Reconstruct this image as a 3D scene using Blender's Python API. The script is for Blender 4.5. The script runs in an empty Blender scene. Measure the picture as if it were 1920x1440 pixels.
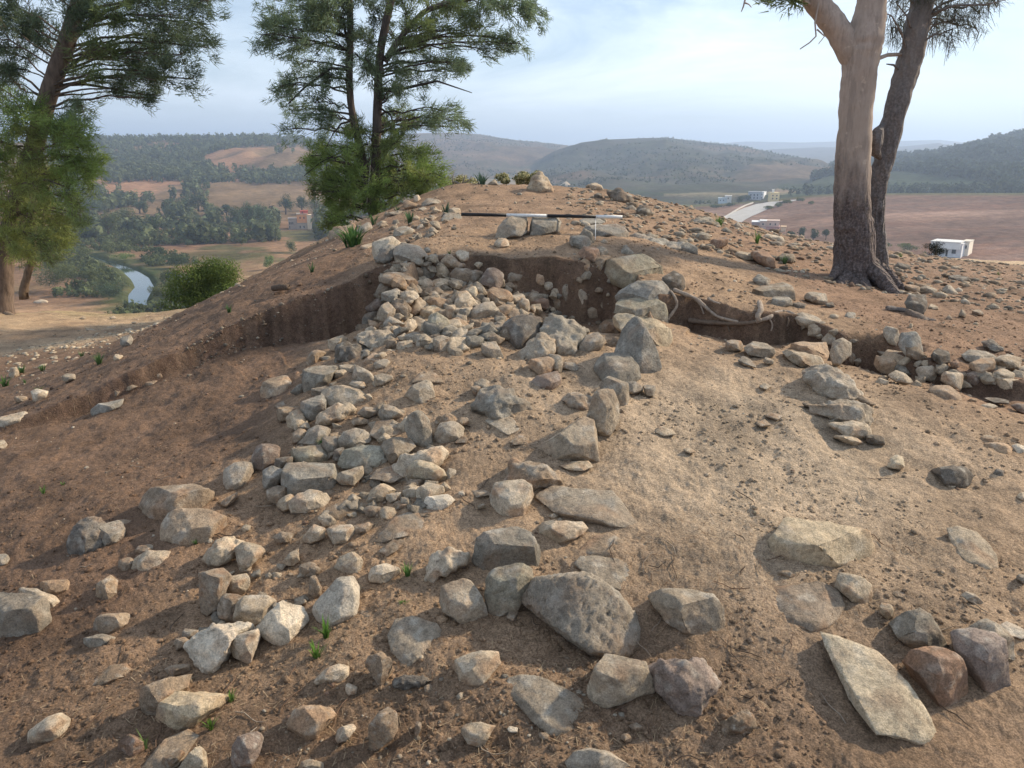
import bpy, bmesh, math, random
import numpy as np
from mathutils import Vector, noise as mnoise
from mathutils.bvhtree import BVHTree
S = bpy.context.scene
COL = S.collection
rad = math.radians
random.seed(7); RNG = np.random.default_rng(7)

# ---------------- camera, world, sun, exposure ----------------
F, PITCH, EYE = 1450.0, rad(16.2), 1.6
cam = bpy.data.cameras.new('camera'); co = bpy.data.objects.new('camera', cam); COL.objects.link(co)
cam.sensor_width = 36; cam.lens = 36 * F / 1920; cam.clip_end = 20000; cam.clip_start = 0.05
co.location = (0, 0, EYE); co.rotation_euler = (math.pi / 2 - PITCH, 0, 0); S.camera = co
SUN_ELEV, SUN_AZ = rad(31), rad(66)
w = bpy.data.worlds.new('World'); S.world = w; w.use_nodes = True
nt = w.node_tree; N = nt.nodes; L = nt.links
bg = N['Background']; sk = N.new('ShaderNodeTexSky'); sk.sky_type = 'NISHITA'; sk.sun_disc = False
sk.sun_elevation = SUN_ELEV; sk.sun_rotation = SUN_AZ; sk.air_density = 1.0; sk.dust_density = 0.35; sk.ozone_density = 1.5
tc = N.new('ShaderNodeTexCoord'); mp = N.new('ShaderNodeMapping'); mp.inputs['Scale'].default_value = (1.2, 1.2, 5.5)
mp.inputs['Rotation'].default_value = (0.12, 0.0, 0.5)
L.new(tc.outputs['Generated'], mp.inputs[0])
n1 = N.new('ShaderNodeTexNoise'); n1.inputs['Scale'].default_value = 1.6; n1.inputs['Detail'].default_value = 8; n1.inputs['Roughness'].default_value = .62; n1.inputs['Distortion'].default_value = .5
L.new(mp.outputs[0], n1.inputs['Vector'])
cr = N.new('ShaderNodeValToRGB'); cr.color_ramp.elements[0].position = .40; cr.color_ramp.elements[0].color = (.03, .03, .03, 1); cr.color_ramp.elements[1].position = .74; cr.color_ramp.elements[1].color = (.8, .8, .8, 1)
L.new(n1.outputs['Fac'], cr.inputs[0])
mx = N.new('ShaderNodeMixRGB'); mx.inputs[2].default_value = (12.5, 13.2, 13.8, 1)   # thin high cloud veil
L.new(cr.outputs[0], mx.inputs[0]); L.new(sk.outputs[0], mx.inputs[1]); L.new(mx.outputs[0], bg.inputs[0])
bg.inputs[1].default_value = 0.10
sl = bpy.data.lights.new('sun', 'SUN'); so = bpy.data.objects.new('sun', sl); COL.objects.link(so)
sl.energy = 4.6; sl.angle = rad(2.6); sl.color = (1.0, .84, .63)
sd = Vector((math.sin(SUN_AZ) * math.cos(SUN_ELEV), math.cos(SUN_AZ) * math.cos(SUN_ELEV), math.sin(SUN_ELEV)))
so.rotation_euler = sd.to_track_quat('Z', 'Y').to_euler()
S.view_settings.view_transform = 'Standard'; S.view_settings.look = 'None'; S.view_settings.exposure = 0.50; S.view_settings.gamma = 1
S.cycles.max_bounces = 6; S.cycles.volume_bounces = 1; S.cycles.use_denoising = True; S.cycles.transparent_max_bounces = 8

# ---------------- helpers ----------------
CP, SP = math.cos(PITCH), math.sin(PITCH)
def ray(px, py):
    u = (px - 960) / F; v = (720 - py) / F
    return (u / (CP + v * SP), 1.0, (-SP + v * CP) / (CP + v * SP))      # scaled to y = 1
def at(px, py, Y):
    x, _, z = ray(px, py); return Vector((x * Y, Y, EYE + z * Y))
def proj(p):
    y = p[1] * CP - (p[2] - EYE) * SP; v = p[1] * SP + (p[2] - EYE) * CP
    return 960 + F * p[0] / y, 720 - F * v / y
def tag(o, label=None, cat=None, group=None, kind=None):
    for k, v in (('label', label), ('category', cat), ('group', group), ('kind', kind)):
        if v: o[k] = v
    return o
def empty(name, loc, label, cat, group=None):
    o = bpy.data.objects.new(name, None); COL.objects.link(o); o.location = loc; o.empty_display_size = .2
    return tag(o, label, cat, group)
def mesh_np(name, V, Fc, mat=None, parent=None, smooth=False, cols=None, nper=4):
    me = bpy.data.meshes.new(name); V = np.asarray(V, np.float32); Fc = np.asarray(Fc, np.int32)
    me.vertices.add(len(V)); me.vertices.foreach_set('co', V.ravel())
    nf = len(Fc); nper = Fc.shape[1]
    me.loops.add(nf * nper); me.loops.foreach_set('vertex_index', Fc.ravel())
    me.polygons.add(nf); me.polygons.foreach_set('loop_start', np.arange(nf, dtype=np.int32) * nper)
    me.update(calc_edges=True)
    if smooth: me.polygons.foreach_set('use_smooth', np.ones(nf, bool))
    if cols is not None:
        a = me.color_attributes.new('Col', 'FLOAT_COLOR', 'POINT')
        c4 = np.ones((len(V), 4), np.float32); c4[:, :3] = cols; a.data.foreach_set('color', c4.ravel())
    if mat: me.materials.append(mat)
    o = bpy.data.objects.new(name, me); COL.objects.link(o)
    if parent:
        o.parent = parent; o.location = -Vector(parent.location)
        o.location = (-parent.location[0], -parent.location[1], -parent.location[2])
    return o
def smooth(a, b, x):
    t = np.clip((x - a) / (b - a), 0, 1); return t * t * (3 - 2 * t)
def _h(ix, iy, s):
    n = (ix.astype(np.int64) * 374761393 + iy.astype(np.int64) * 668265263 + s * 974711) & 0x7fffffff
    n = ((n ^ (n >> 13)) * 1274126177) & 0x7fffffff
    return ((n ^ (n >> 16)) & 0xffff) / 65535.0
def vn(x, y, s=0):
    x0 = np.floor(x); y0 = np.floor(y); fx = x - x0; fy = y - y0
    fx = fx * fx * (3 - 2 * fx); fy = fy * fy * (3 - 2 * fy)
    a = _h(x0, y0, s); b = _h(x0 + 1, y0, s); c = _h(x0, y0 + 1, s); d = _h(x0 + 1, y0 + 1, s)
    return (a + (b - a) * fx) * (1 - fy) + (c + (d - c) * fx) * fy - .5
def fbm(x, y, s=0, o=4, g=.5):
    r = 0; a = 1
    for i in range(o):
        r = r + a * vn(x * 2 ** i + i * 17.3, y * 2 ** i - i * 9.1, s + i); a *= g
    return r

# ---------------- terrain ----------------
CPTS = """0 1440 1.85;480 1440 1.78;960 1440 1.75;1440 1440 1.75;1920 1440 1.8;0 1200 2.5;480 1200 2.33;960 1200 2.2;1440 1200 2.2;1920 1200 2.25
0 1000 3.25;300 1000 3.05;600 1000 2.85;960 1000 2.75;1440 1000 2.75;1920 1000 2.87;0 850 4.35;300 850 4.05;600 850 3.5;960 850 3.3;1440 850 3.35;1920 850 3.5
960 700 4.1;1300 700 4.15;1600 700 4.3;1920 700 4.6;500 750 4.6;700 700 4.15;960 650 4.5;1300 600 5.3;1600 600 5.6;1920 600 6.3;1600 530 7.7;1920 540 8.5;1400 500 7.5;1920 500 11;1920 489 14.5;1800 490 12.5
960 500 6.0;960 475 6.5;960 435 7.6;960 403 9;1150 403 9;1150 460 7;960 375 11;960 350 13;1150 358 12.6;1300 395 12.6;1500 447 12.3;1380 419 12.5;1430 436 12.4;1547 454 12.5;1700 480 12.6
850 350 12.6;800 372 12;700 405 11.5;640 430 11;850 403 9.2;730 490 6.3;640 530 6.2;500 575 6.0;400 625 5.8;300 680 5.55;150 745 5.25;20 795 5.0
560 485 9.3;460 530 8.3;350 590 7.5;250 640 7.0;100 715 6.4;0 720 8;0 680 9.6;0 620 12.5;200 620 12.6;100 580 15.2;300 585 15.6;330 575 16.3;0 560 17.3;300 610 12.8"""
P = []
for t in CPTS.replace('\n', ';').split(';'):
    a, b, c = map(float, t.split()); v = at(a, b, c); P.append((v.x, v.y, v.z))
P += [(0, 17, .7), (3, 17, .1), (7, 18, -.6), (-2.7, 14.3, .42), (-4, 17, -.4), (-8, 19, -1.7), (0, .3, -.1), (-3, .3, -.55), (3, .3, -.15), (-6, 2.5, -1.2), (6, 2.5, -.2), (9, 6, -.1), (-8.5, 7, -1.25), (-8, 10, -1.1), (-4.8, 9.2, -.55), (-3.9, 12, -.2), (-6.5, 11, -1.0)]
P = np.array(P)
def _U(r2): return np.where(r2 > 1e-12, .5 * r2 * np.log(np.maximum(r2, 1e-12)), 0)
n_ = len(P); r2 = ((P[:, None, :2] - P[None, :, :2]) ** 2).sum(-1)
A = np.zeros((n_ + 3, n_ + 3)); A[:n_, :n_] = _U(r2) + np.eye(n_) * .02; A[:n_, n_] = 1; A[:n_, n_ + 1:] = P[:, :2]; A[n_:, :n_] = A[:n_, n_:].T
Wt = np.linalg.solve(A, np.r_[P[:, 2], 0, 0, 0])
def tps(X, Y):
    sh = X.shape; X = X.ravel(); Y = Y.ravel(); out = Wt[n_] + Wt[n_ + 1] * X + Wt[n_ + 2] * Y
    for i in range(n_): out = out + Wt[i] * _U((X - P[i, 0]) ** 2 + (Y - P[i, 1]) ** 2)
    return out.reshape(sh)
def pl(s): return [at(*map(float, t.split())) for t in s.split(';')]
def edge_dist(poly, X, Y):
    best = np.full(X.shape, 1e9); side = np.zeros(X.shape); par = np.zeros(X.shape)
    for i in range(len(poly) - 1):
        a, b = poly[i], poly[i + 1]; dx, dy = b.x - a.x, b.y - a.y; l2 = dx * dx + dy * dy
        t = np.clip(((X - a.x) * dx + (Y - a.y) * dy) / l2, 0, 1)
        d = np.hypot(X - a.x - t * dx, Y - a.y - t * dy); cr_ = dx * (Y - a.y) - dy * (X - a.x)
        m = d < best; best = np.where(m, d, best); side = np.where(m, cr_, side); par = np.where(m, i + t, par)
    return best, side, par
EL = pl('-60 800 4.9;20 795 5.0;150 745 5.25;240 708 5.4;300 680 5.55;400 625 5.8;500 575 6.0;640 530 6.2;735 488 6.35')
DL = [0, .06, .12, .14, .14, .18, .30, .48, .56]
ER = pl('1235 556 5.75;1300 568 5.8;1400 592 5.5;1500 598 5.5;1600 628 5.1;1700 662 4.8;1800 690 4.6;1960 715 4.4')
DR = [.2, .27, .27, .20, .2, .15, .12, .1]
ER2 = pl('1560 690 4.5;1610 740 4.15;1640 800 3.8;1700 850 3.5;1900 960 2.95')
def dig(X, Y, wob=0):
    d, s, p = edge_dist(EL, X, Y + wob)
    D = np.interp(p, range(len(DL)), DL) * (s < 0) * smooth(0, .045, d) * np.clip(1 - d / 1.5, 0, 1) ** 1.5 * smooth(-.86, -1.0, X)
    D += (smooth(-.80, -.72, X) - smooth(.93, 1.02, X)) * (smooth(4.78, 4.86, Y + wob) - smooth(6.32, 6.36, Y + wob)) * (.20 + .28 * smooth(-.2, .5, X))
    d, s, p = edge_dist(ER, X, Y + wob)
    D += np.interp(p, range(len(DR)), DR) * (s < 0) * smooth(0, .05, d) * np.clip(1 - d / .8, 0, 1) * smooth(.95, 1.05, X)
    hx, hy = 2.42, 5.02
    D += .34 * np.exp(-(((X - hx) / .24) ** 2 + ((Y - hy) / .13) ** 2) ** 2)
    D += .05 * np.exp(-(((X - 1.35) / .3) ** 2 + ((Y - 4.1) / .12) ** 2))
    return D
def az_of(px, py): x, _, _ = ray(px, py); return math.atan(x)
def layer(s, Rc, Rb, zb, noise_=0.0, col=(.2, .15, .1), back=1.2):
    azs, zs = [], []
    for t in s.split(';'):
        a, b = map(float, t.split()); az = az_of(a, b); azs.append(az); Yc = Rc * math.cos(az); zs.append(EYE + ray(a, b)[2] * Yc)
    return dict(az=np.array(azs), z=np.array(zs), Rc=Rc, Rb=Rb, zb=zb, n=noise_, col=col, back=back)
LAYERS = [
 layer('-900 330;-400 290;0 268;180 264;330 262;400 261;480 259;560 262;620 270;700 300;790 350;860 400', 1150, 430, -31, 9, back=1.0),
 layer('560 330;640 280;720 258;780 250;850 248;900 252;960 262;1060 272;1150 300;1250 360', 2000, 950, -31, 14),
 layer('900 350;1000 306;1040 284;1090 267;1130 262;1200 259;1250 258;1300 264;1370 272;1450 287;1530 302;1600 330;1680 372', 1500, 560, -30, 16),
 layer('1200 330;1300 275;1345 269;1400 265;1450 266;1500 267;1570 265;1630 268;1690 264;1760 262;1800 266;1870 280;2100 290', 4600, 3000, -20, 20),
 layer('1300 330;1380 288;1450 280;1540 276;1620 277;1700 274;1760 268;1820 280;2100 300', 3000, 1900, -25, 14),
 layer('1480 352;1530 326;1560 312;1620 304;1700 292;1760 284;1800 274;1850 265;1920 252;2050 240;2500 250', 1250, 620, -24, 10),
 layer('1150 400;1250 388;1330 383;1400 378;1450 374;1500 367;1560 363;1620 362;1750 361;1900 361;2200 358', 520, 235, -31, .4, back=3.0),
 layer('1560 380;1700 360;1800 348;1880 338;1920 330;2100 320', 800, 620, -24, 2, back=3),
 layer('1200 330;1300 268;2000 270;2600 280;3200 300', 6500, 4000, -20, 20),
 layer('-3000 300;-1200 290;-600 285;0 275;500 275;1200 270;1500 300', 5500, 3500, -20, 20),
]
RIVER = [(120, 470), (170, 482), (215, 496), (243, 508), (262, 522), (271, 538), (262, 552), (258, 566), (262, 580)]
RZ = -31.3
RIVW = []
for a, b in RIVER:
    x, _, z = ray(a, b); Yv = (RZ - EYE) / z; RIVW.append(Vector((x * Yv, Yv, RZ)))
RIVHW = [.5, .8, 1.0, 1.6, 2.0, 1.9, 2.0, 1.6, 1.6]
def terrain(X, Y, detail=False, info=False):
    X = np.asarray(X, float); Y = np.asarray(Y, float); R = np.hypot(X, Y); AZ = np.arctan2(X, Y)
    near = np.clip(tps(np.clip(X, -10, 11), np.clip(Y, -.5, 19)), -3.2, 1.35)
    if detail:
        wob = .05 * fbm(X * 2.5, Y * 2.5, 5) + .012 * vn(X * 14, Y * 14, 8)
        near = near - dig(X, Y, wob) * (1 + .10 * vn(X * 9, Y * 9, 333))
        amp = smooth(45, 20, R)
        near = near + amp * (.05 * fbm(X * 1.1, Y * 1.1, 1, 3) + .030 * fbm(X * 5, Y * 5, 2, 3) + 0.010 * fbm(X * 19, Y * 19, 3, 3, .6) * smooth(14, 6, R))
        near = near + .008 * np.maximum(vn(X * 42, Y * 42, 31), .12) * smooth(8, 4, R) + .004 * vn(X * 95, Y * 95, 32) * smooth(5, 3, R)
    else:
        near = near - dig(X, Y)
    t = np.clip((R - 16) / 134, 0, 1); mid = -1.5 - 28.9 * (1 - (1 - t) ** 1.5) + .5 * vn(X * .08, Y * .08, 40) * smooth(25, 60, R)
    wn = smooth(16.5, 24, R)
    z = near * (1 - wn) + mid * wn
    zi = np.full(X.shape, -1)
    for i, l in enumerate(LAYERS):
        zc = np.maximum(np.interp(AZ, l['az'], l['z'], left=-60, right=-60), l['zb'])
        s = (R - l['Rb']) / (l['Rc'] - l['Rb'])
        up = np.clip(s, 0, 1); prof = np.where(up < 1, 1 - (1 - up) ** 1.35, 1); prof = prof * .7 + .3 * up * up
        k = 1.9 * l['n'] * (fbm(X / l['Rc'] * 14, Y / l['Rc'] * 7, 50 + i, 4, .55)) * 4 * up * np.clip(1 - up, 0, .5)
        zl = l['zb'] + (zc - l['zb']) * prof + k
        dn = np.clip(s - 1, 0, 9); zl = zl - dn * (zc - l['zb']) * l['back']
        zl = np.where(s < 0, -1e3, zl); m = (R > 140) & (zl > z); z = np.where(m, zl, z); zi = np.where(m, i, zi)
    rd, rs, rp = edge_dist(RIVW, X, Y); hw = np.interp(rp, range(len(RIVHW)), RIVHW)
    z = z - np.where(R > 100, (1.7) * smooth(hw + 2.0, hw - 1.0, rd), 0) * smooth(140, 150, R)
    if info: return z, zi, rd - hw
    return z
_Ys = np.concatenate([np.geomspace(.9, 20, 1500), np.geomspace(20.1, 5000, 1500)])
def hit(px, py, ymin=0.0):
    x, _, z = ray(px, py); m = _Ys[_Ys > ymin]
    g = terrain(x * m, m) - (EYE + z * m); i = np.argmax(g > 0)
    if g[i] <= 0: return None
    Yh = m[i] if i == 0 else m[i - 1] + (m[i] - m[i - 1]) * (-g[i - 1]) / (g[i] - g[i - 1])
    return Vector((x * Yh, Yh, EYE + z * Yh))
def zt(x, y): return float(terrain(np.array([x]), np.array([y]))[0])

# materials
def mat(name, rough=.9):
    m = bpy.data.materials.new(name); m.use_nodes = True; b = m.node_tree.nodes['Principled BSDF']
    b.inputs['Roughness'].default_value = rough; b.inputs['Specular IOR Level'].default_value = .25
    return m, m.node_tree.nodes, m.node_tree.links, b
def nz(N, L, vec, scale, detail=6, rough=.6, dist=0):
    n = N.new('ShaderNodeTexNoise'); n.inputs['Scale'].default_value = scale; n.inputs['Detail'].default_value = detail
    n.inputs['Roughness'].default_value = rough; n.inputs['Distortion'].default_value = dist
    if vec: L.new(vec, n.inputs['Vector'])
    return n.outputs['Fac']
def ramp(N, L, src, stops):
    r = N.new('ShaderNodeValToRGB'); e = r.color_ramp.elements
    while len(e) < len(stops): e.new(.5)
    for k, (p_, c) in enumerate(stops): e[k].position = p_; e[k].color = (*c, 1) if len(c) == 3 else c
    L.new(src, r.inputs[0]); return r.outputs[0]
def mixc(N, L, fac, a, b, mode='MIX'):
    m = N.new('ShaderNodeMixRGB'); m.blend_type = mode
    for k, v in ((0, fac), (1, a), (2, b)):
        if hasattr(v, 'links'): L.new(v, m.inputs[k])
        elif k == 0: m.inputs[0].default_value = v
        else: m.inputs[k].default_value = (*v, 1)
    return m.outputs[0]
def bump(N, L, h, strength, dist, prev=None):
    b = N.new('ShaderNodeBump'); b.inputs['Strength'].default_value = strength; b.inputs['Distance'].default_value = dist
    L.new(h, b.inputs['Height'])
    if prev: L.new(prev, b.inputs['Normal'])
    return b.outputs[0]
def g3(v): return (v, v, v)

M_SOIL, N, L, B = mat('soil', .95)
geo = N.new('ShaderNodeNewGeometry').outputs['Position']; at_ = N.new('ShaderNodeAttribute'); at_.attribute_name = 'Col'
c = mixc(N, L, 1, at_.outputs['Color'], ramp(N, L, nz(N, L, geo, 2.3, 8, .65), [(.3, g3(.62)), (.5, g3(1.0)), (.72, g3(1.32))]), 'MULTIPLY')
c = mixc(N, L, 1, c, ramp(N, L, nz(N, L, geo, 34, 6, .7), [(.33, g3(.68)), (.5, g3(1.0)), (.7, g3(1.28))]), 'MULTIPLY')
c = mixc(N, L, 1, c, ramp(N, L, nz(N, L, geo, 160, 4, .7), [(.35, g3(.55)), (.5, g3(1)), (.68, g3(1.5))]), 'MULTIPLY')
vo = N.new('ShaderNodeTexVoronoi'); vo.inputs['Scale'].default_value = 75; L.new(geo, vo.inputs['Vector'])
spk = ramp(N, L, vo.outputs['Distance'], [(.10, g3(1)), (.2, g3(0))])
pick = N.new('ShaderNodeSeparateColor'); L.new(vo.outputs['Color'], pick.inputs[0])
sel = ramp(N, L, pick.outputs[0], [(.80, g3(0)), (.9, g3(.7))])
mm = N.new('ShaderNodeMath'); mm.operation = 'MULTIPLY'; L.new(spk, mm.inputs[0]); L.new(sel, mm.inputs[1])
c = mixc(N, L, mm.outputs[0], c, (.42, .35, .27))
L.new(c, B.inputs['Base Color'])
b1 = bump(N, L, nz(N, L, geo, 26, 8, .7), .8, .022)
b2 = bump(N, L, nz(N, L, geo, 110, 5, .75), .9, .008, b1)
b3 = bump(N, L, vo.outputs['Distance'], .35, .004, b2)
L.new(b3, B.inputs['Normal'])

M_FAR, N, L, B = mat('far_land', 1.0); B.inputs['Specular IOR Level'].default_value = 0
geo = N.new('ShaderNodeNewGeometry').outputs['Position']; at_ = N.new('ShaderNodeAttribute'); at_.attribute_name = 'Col'
c = mixc(N, L, 1, at_.outputs['Color'], ramp(N, L, nz(N, L, geo, .02, 10, .7), [(.3, g3(.6)), (.5, g3(1.0)), (.7, g3(1.4))]), 'MULTIPLY')
c = mixc(N, L, 1, c, ramp(N, L, nz(N, L, geo, .25, 8, .75), [(.32, g3(.6)), (.5, g3(1.0)), (.7, g3(1.4))]), 'MULTIPLY')
L.new(c, B.inputs['Base Color']); L.new(bump(N, L, nz(N, L, geo, .12, 8, .75), .6, 2.0), B.inputs['Normal'])

M_WATER, N, L, B = mat('water', .06); B.inputs['Base Color'].default_value = (.03, .05, .05, 1); B.inputs['Specular IOR Level'].default_value = .6
geo = N.new('ShaderNodeNewGeometry').outputs['Position']; L.new(bump(N, L, nz(N, L, geo, .8, 3), .04, .1), B.inputs['Normal'])
M_ROAD, N, L, B = mat('road', .9); geo = N.new('ShaderNodeNewGeometry').outputs['Position']
L.new(ramp(N, L, nz(N, L, geo, .3, 5), [(.3, (.36, .345, .32)), (.7, (.46, .44, .41))]), B.inputs['Base Color'])

# ---------------- ground sheets ----------------
da = np.radians(np.concatenate([np.linspace(-180, -44, 46)[:-1], np.linspace(-44, 44, 1150), np.linspace(44, 180, 46)[1:]]))
def soil_col(X, Y):
    tan = np.array((.33, .225, .142)); crust = np.array((.42, .325, .228)); red = np.array((.18, .112, .072)); dk = np.array((.185, .122, .08)); pale = np.array((.50, .37, .24))
    n = fbm(X * .9, Y * .9, 60, 4); n2 = fbm(X * 2.3, Y * 2.3, 64, 4)
    c = np.broadcast_to(tan, X.shape + (3,)).copy()
    def mixin(col, w): 
        nonlocal c; w = np.clip(w, 0, 1)[..., None]; c = c * (1 - w) + col * w
    mixin(red, smooth(-.75, -1.5, X + n * .7) * smooth(12, 9, Y) * .95)
    mixin(dk, smooth(2.75, 2.0, Y + n * .9) * smooth(1.6, .6, X + n) * .75)
    mixin(crust, np.exp(-(((X - 1.15 - .12 * (Y - 3.3)) / .95) ** 2 + ((Y - 3.35) / 1.0) ** 2)) * 1.25 + n2 * .25 * (X > 0) * (Y < 5))
    mixin(crust, .55 * np.exp(-(((X - .25) / .8) ** 2 + ((Y - 3.9) / .7) ** 2)))
    mixin(np.array((.25, .155, .10)), smooth(1.9, 2.6, X + n * .6) * smooth(3.6, 4.2, Y + n * .5) * smooth(13, 9, Y) * .8)
    mixin(np.array((.27, .175, .115)), smooth(6.6, 8.5, Y + n) * smooth(-2.8, -2, X) * .55)
    mixin(dk, smooth(-1.6, -2.4, X + n * .4) * smooth(5.9, 6.6, Y) * smooth(-9, -3, -Y) * .6)
    mixin(pale, smooth(9.5, 11.5, Y + n * 2) * smooth(-3.5, -5, X) * (.5 + n))
    mixin(pale, smooth(10.5, 13, Y + n) * smooth(6.5, 8, X + n))
    mixin(np.array((.24, .2, .09)), smooth(14, 15.5, Y + n) * smooth(-4, -5, X) * (.35 + n))
    # darker mottled brown along the trench and pit cuts and in the hole
    cut_dark = np.array((.115, .072, .050)) * (1 + .7 * fbm(X * 7, Y * 7, 300, 4))[..., None] + np.array((.05, .035, .022)) * smooth(.05, .25, vn(X * 22, Y * 22, 310))[..., None]; d, sd_, p = edge_dist(EL, X, Y); mixin(cut_dark, .85 * smooth(.22, .05, d) * ((sd_ < 0) | (d < .05)) * smooth(-.8, -1.0, X) * np.clip(p / 2, 0, 1))
    d, sd_, p = edge_dist(ER, X, Y); mixin(cut_dark, .85 * smooth(.20, .05, d) * ((sd_ < 0) | (d < .04)) * smooth(.95, 1.05, X))
    mixin(cut_dark, .85 * smooth(6.12, 6.25, Y) * smooth(6.44, 6.36, Y) * smooth(-.82, -.72, X) * smooth(1.05, .95, X)); mixin(cut_dark, .95 * np.exp(-(((X - 2.42) / .28) ** 2 + ((Y - 5.02) / .17) ** 2) ** 2))
    return c
LC = {-1: (.24, .15, .09), 0: (.30, .175, .105), 1: (.13, .098, .072), 2: (.082, .078, .06), 3: (.14, .13, .12), 4: (.11, .10, .09), 5: (.07, .08, .05), 6: (.18, .12, .092), 7: (.30, .22, .15), 8: (.2, .18, .15), 9: (.2, .18, .14)}
def far_col(X, Y, zi, rd):
    c = np.zeros(X.shape + (3,))
    for k, v in LC.items(): c[zi == k] = v
    def mixin(col, w):
        nonlocal c; w = np.clip(w, 0, 1)[..., None]; c = c * (1 - w) + np.array(col) * w
    R = np.hypot(X, Y)
    n = fbm(X * .02, Y * .02, 70, 4); n2 = fbm(X * .006, Y * .006, 74, 3); n3 = fbm(X * .09, Y * .09, 78, 4)
    left = X < 0
    mixin((.085, .10, .045), (zi == -1) * smooth(-.05, .15, n + n3 * .5) * .75 * (R > 40))       # scrubby green
    mixin((.075, .085, .05), (zi == 0) * smooth(.0, .22, n2 * 1.2 + n * .4 + .03) * .5)
    mixin((.26, .155, .10), (zi == -1) * left * (R > 170) * smooth(-.15, .1, vn(X * .03, Y * .012, 83) + n * .5) * .8)
    mixin((.36, .235, .14), (zi == -1) * left * smooth(.0, .2, fbm(X * .014 + 5, Y * .03, 80, 3)) * .7 * (R > 150))
    mixin((.06, .09, .04), (R > 120) * (R < 700) * smooth(9, 2, rd + n3 * 12) * .85)
    mixin((.065, .075, .045), ((zi == 2) | (zi == 1)) * smooth(-.02, .12, n3 * .8 + n * .5) * .55)
    mixin((.19, .13, .09), ((zi == 2) | (zi == 1)) * smooth(.12, .3, n2 + n * .4) * .6)
    st = vn(X * .035 + Y * .01, Y * .35 - X * .05, 90); mixin((.20, .11, .075), (zi == 6) * smooth(.05, .3, st) * .6)
    st2 = vn(X * .010, Y * .05, 92); mixin((.36, .24, .18), (zi == 6) * smooth(.0, .3, st2) * .6)
    mixin((.09, .11, .05), (zi == 6) * smooth(490, 515, R) * .8)
    mixin((.10, .11, .06), (zi == 7) * smooth(-.1, .2, n + .1) * .6)
    mixin((.06, .075, .04), (zi == 5) * smooth(-.2, .1, n) * .7)
    return c
def sheet(name, rs, colf, m, near):
    Rg, Ag = np.meshgrid(rs, da, indexing='ij'); X = Rg * np.sin(Ag); Y = Rg * np.cos(Ag)
    Z, zi, rd = terrain(X, Y, True, True)
    nr, na = X.shape; idx = np.arange(nr * na).reshape(nr, na)
    q = np.stack([idx[:-1, :-1], idx[:-1, 1:], idx[1:, 1:], idx[1:, :-1]], -1).reshape(-1, 4)[:, ::-1]
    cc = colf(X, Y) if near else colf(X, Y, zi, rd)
    if near:
        fc = far_col(X, Y, zi, rd); wv = smooth(17, 22, Rg)[..., None]; cc = cc * (1 - wv) + fc * wv
    else: pass
    V = np.stack([X, Y, Z], -1).reshape(-1, 3)
    o = mesh_np(name, V, q, m, smooth=True, cols=cc.reshape(-1, 3)); return o, V, q
rs_near = np.concatenate([[.02, .3, .7], np.geomspace(1.0, 30, 950)])
rs_far = np.geomspace(30, 9000, 520)
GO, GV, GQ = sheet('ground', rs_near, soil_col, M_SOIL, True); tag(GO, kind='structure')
FO, FV, FQ = sheet('valley_and_hills', rs_far, far_col, M_FAR, False); tag(FO, kind='structure')
# river water
V = []; Q = []
for k, p_ in enumerate(RIVW):
    a = RIVW[max(k - 1, 0)]; b = RIVW[min(k + 1, len(RIVW) - 1)]; d = (b - a); d.z = 0; d.normalize(); nrm = Vector((-d.y, d.x, 0)) * (RIVHW[k] + 2.5)
    V += [(p_ + nrm)[:], (p_ - nrm)[:]]
for k in range(len(RIVW) - 1): Q.append((2 * k, 2 * k + 1, 2 * k + 3, 2 * k + 2))
V = np.array(V); V[:, 2] = RZ + .0
tag(mesh_np('river', V, Q, M_WATER), kind='structure')
# road
RD = [(1345, 428, 8), (1372, 412, 8), (1400, 400, 8), (1420, 391, 8), (1440, 384, 8), (1462, 379.5, 8), (1490, 377.5, 7)]
pts = [hit(a, b, 150) for a, b, _ in RD]; dense = []
for k in range(len(pts) - 1):
    for t in np.linspace(0, 1, 12, endpoint=False): dense.append(pts[k].lerp(pts[k + 1], t))
V = []; Q = []; C5 = (-7, -3.5, 0, 3.5, 7)
for k, p_ in enumerate(dense):
    a = dense[max(k - 3, 0)]; b = dense[min(k + 3, len(dense) - 1)]; d = (b - a); d.z = 0; d.normalize()
    for s_ in C5:
        x, y = p_.x - d.y * s_, p_.y + d.x * s_; V.append((x, y, max(zt(x, y), zt(p_.x, p_.y)) + .25))
for k in range(len(dense) - 1):
    for j in range(4): Q.append((5 * k + j, 5 * k + j + 1, 5 * k + j + 6, 5 * k + j + 5))
tag(mesh_np('road', V, np.array(Q)[:, ::-1], M_ROAD), kind='structure')
# exact lookup on the near ground mesh
GB = BVHTree.FromPolygons([tuple(v) for v in GV.tolist()], GQ.tolist())
def gz(x, y):
    h_ = GB.ray_cast(Vector((x, y, 50)), Vector((0, 0, -1))); return h_[0].z if h_[0] else zt(x, y)

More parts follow.
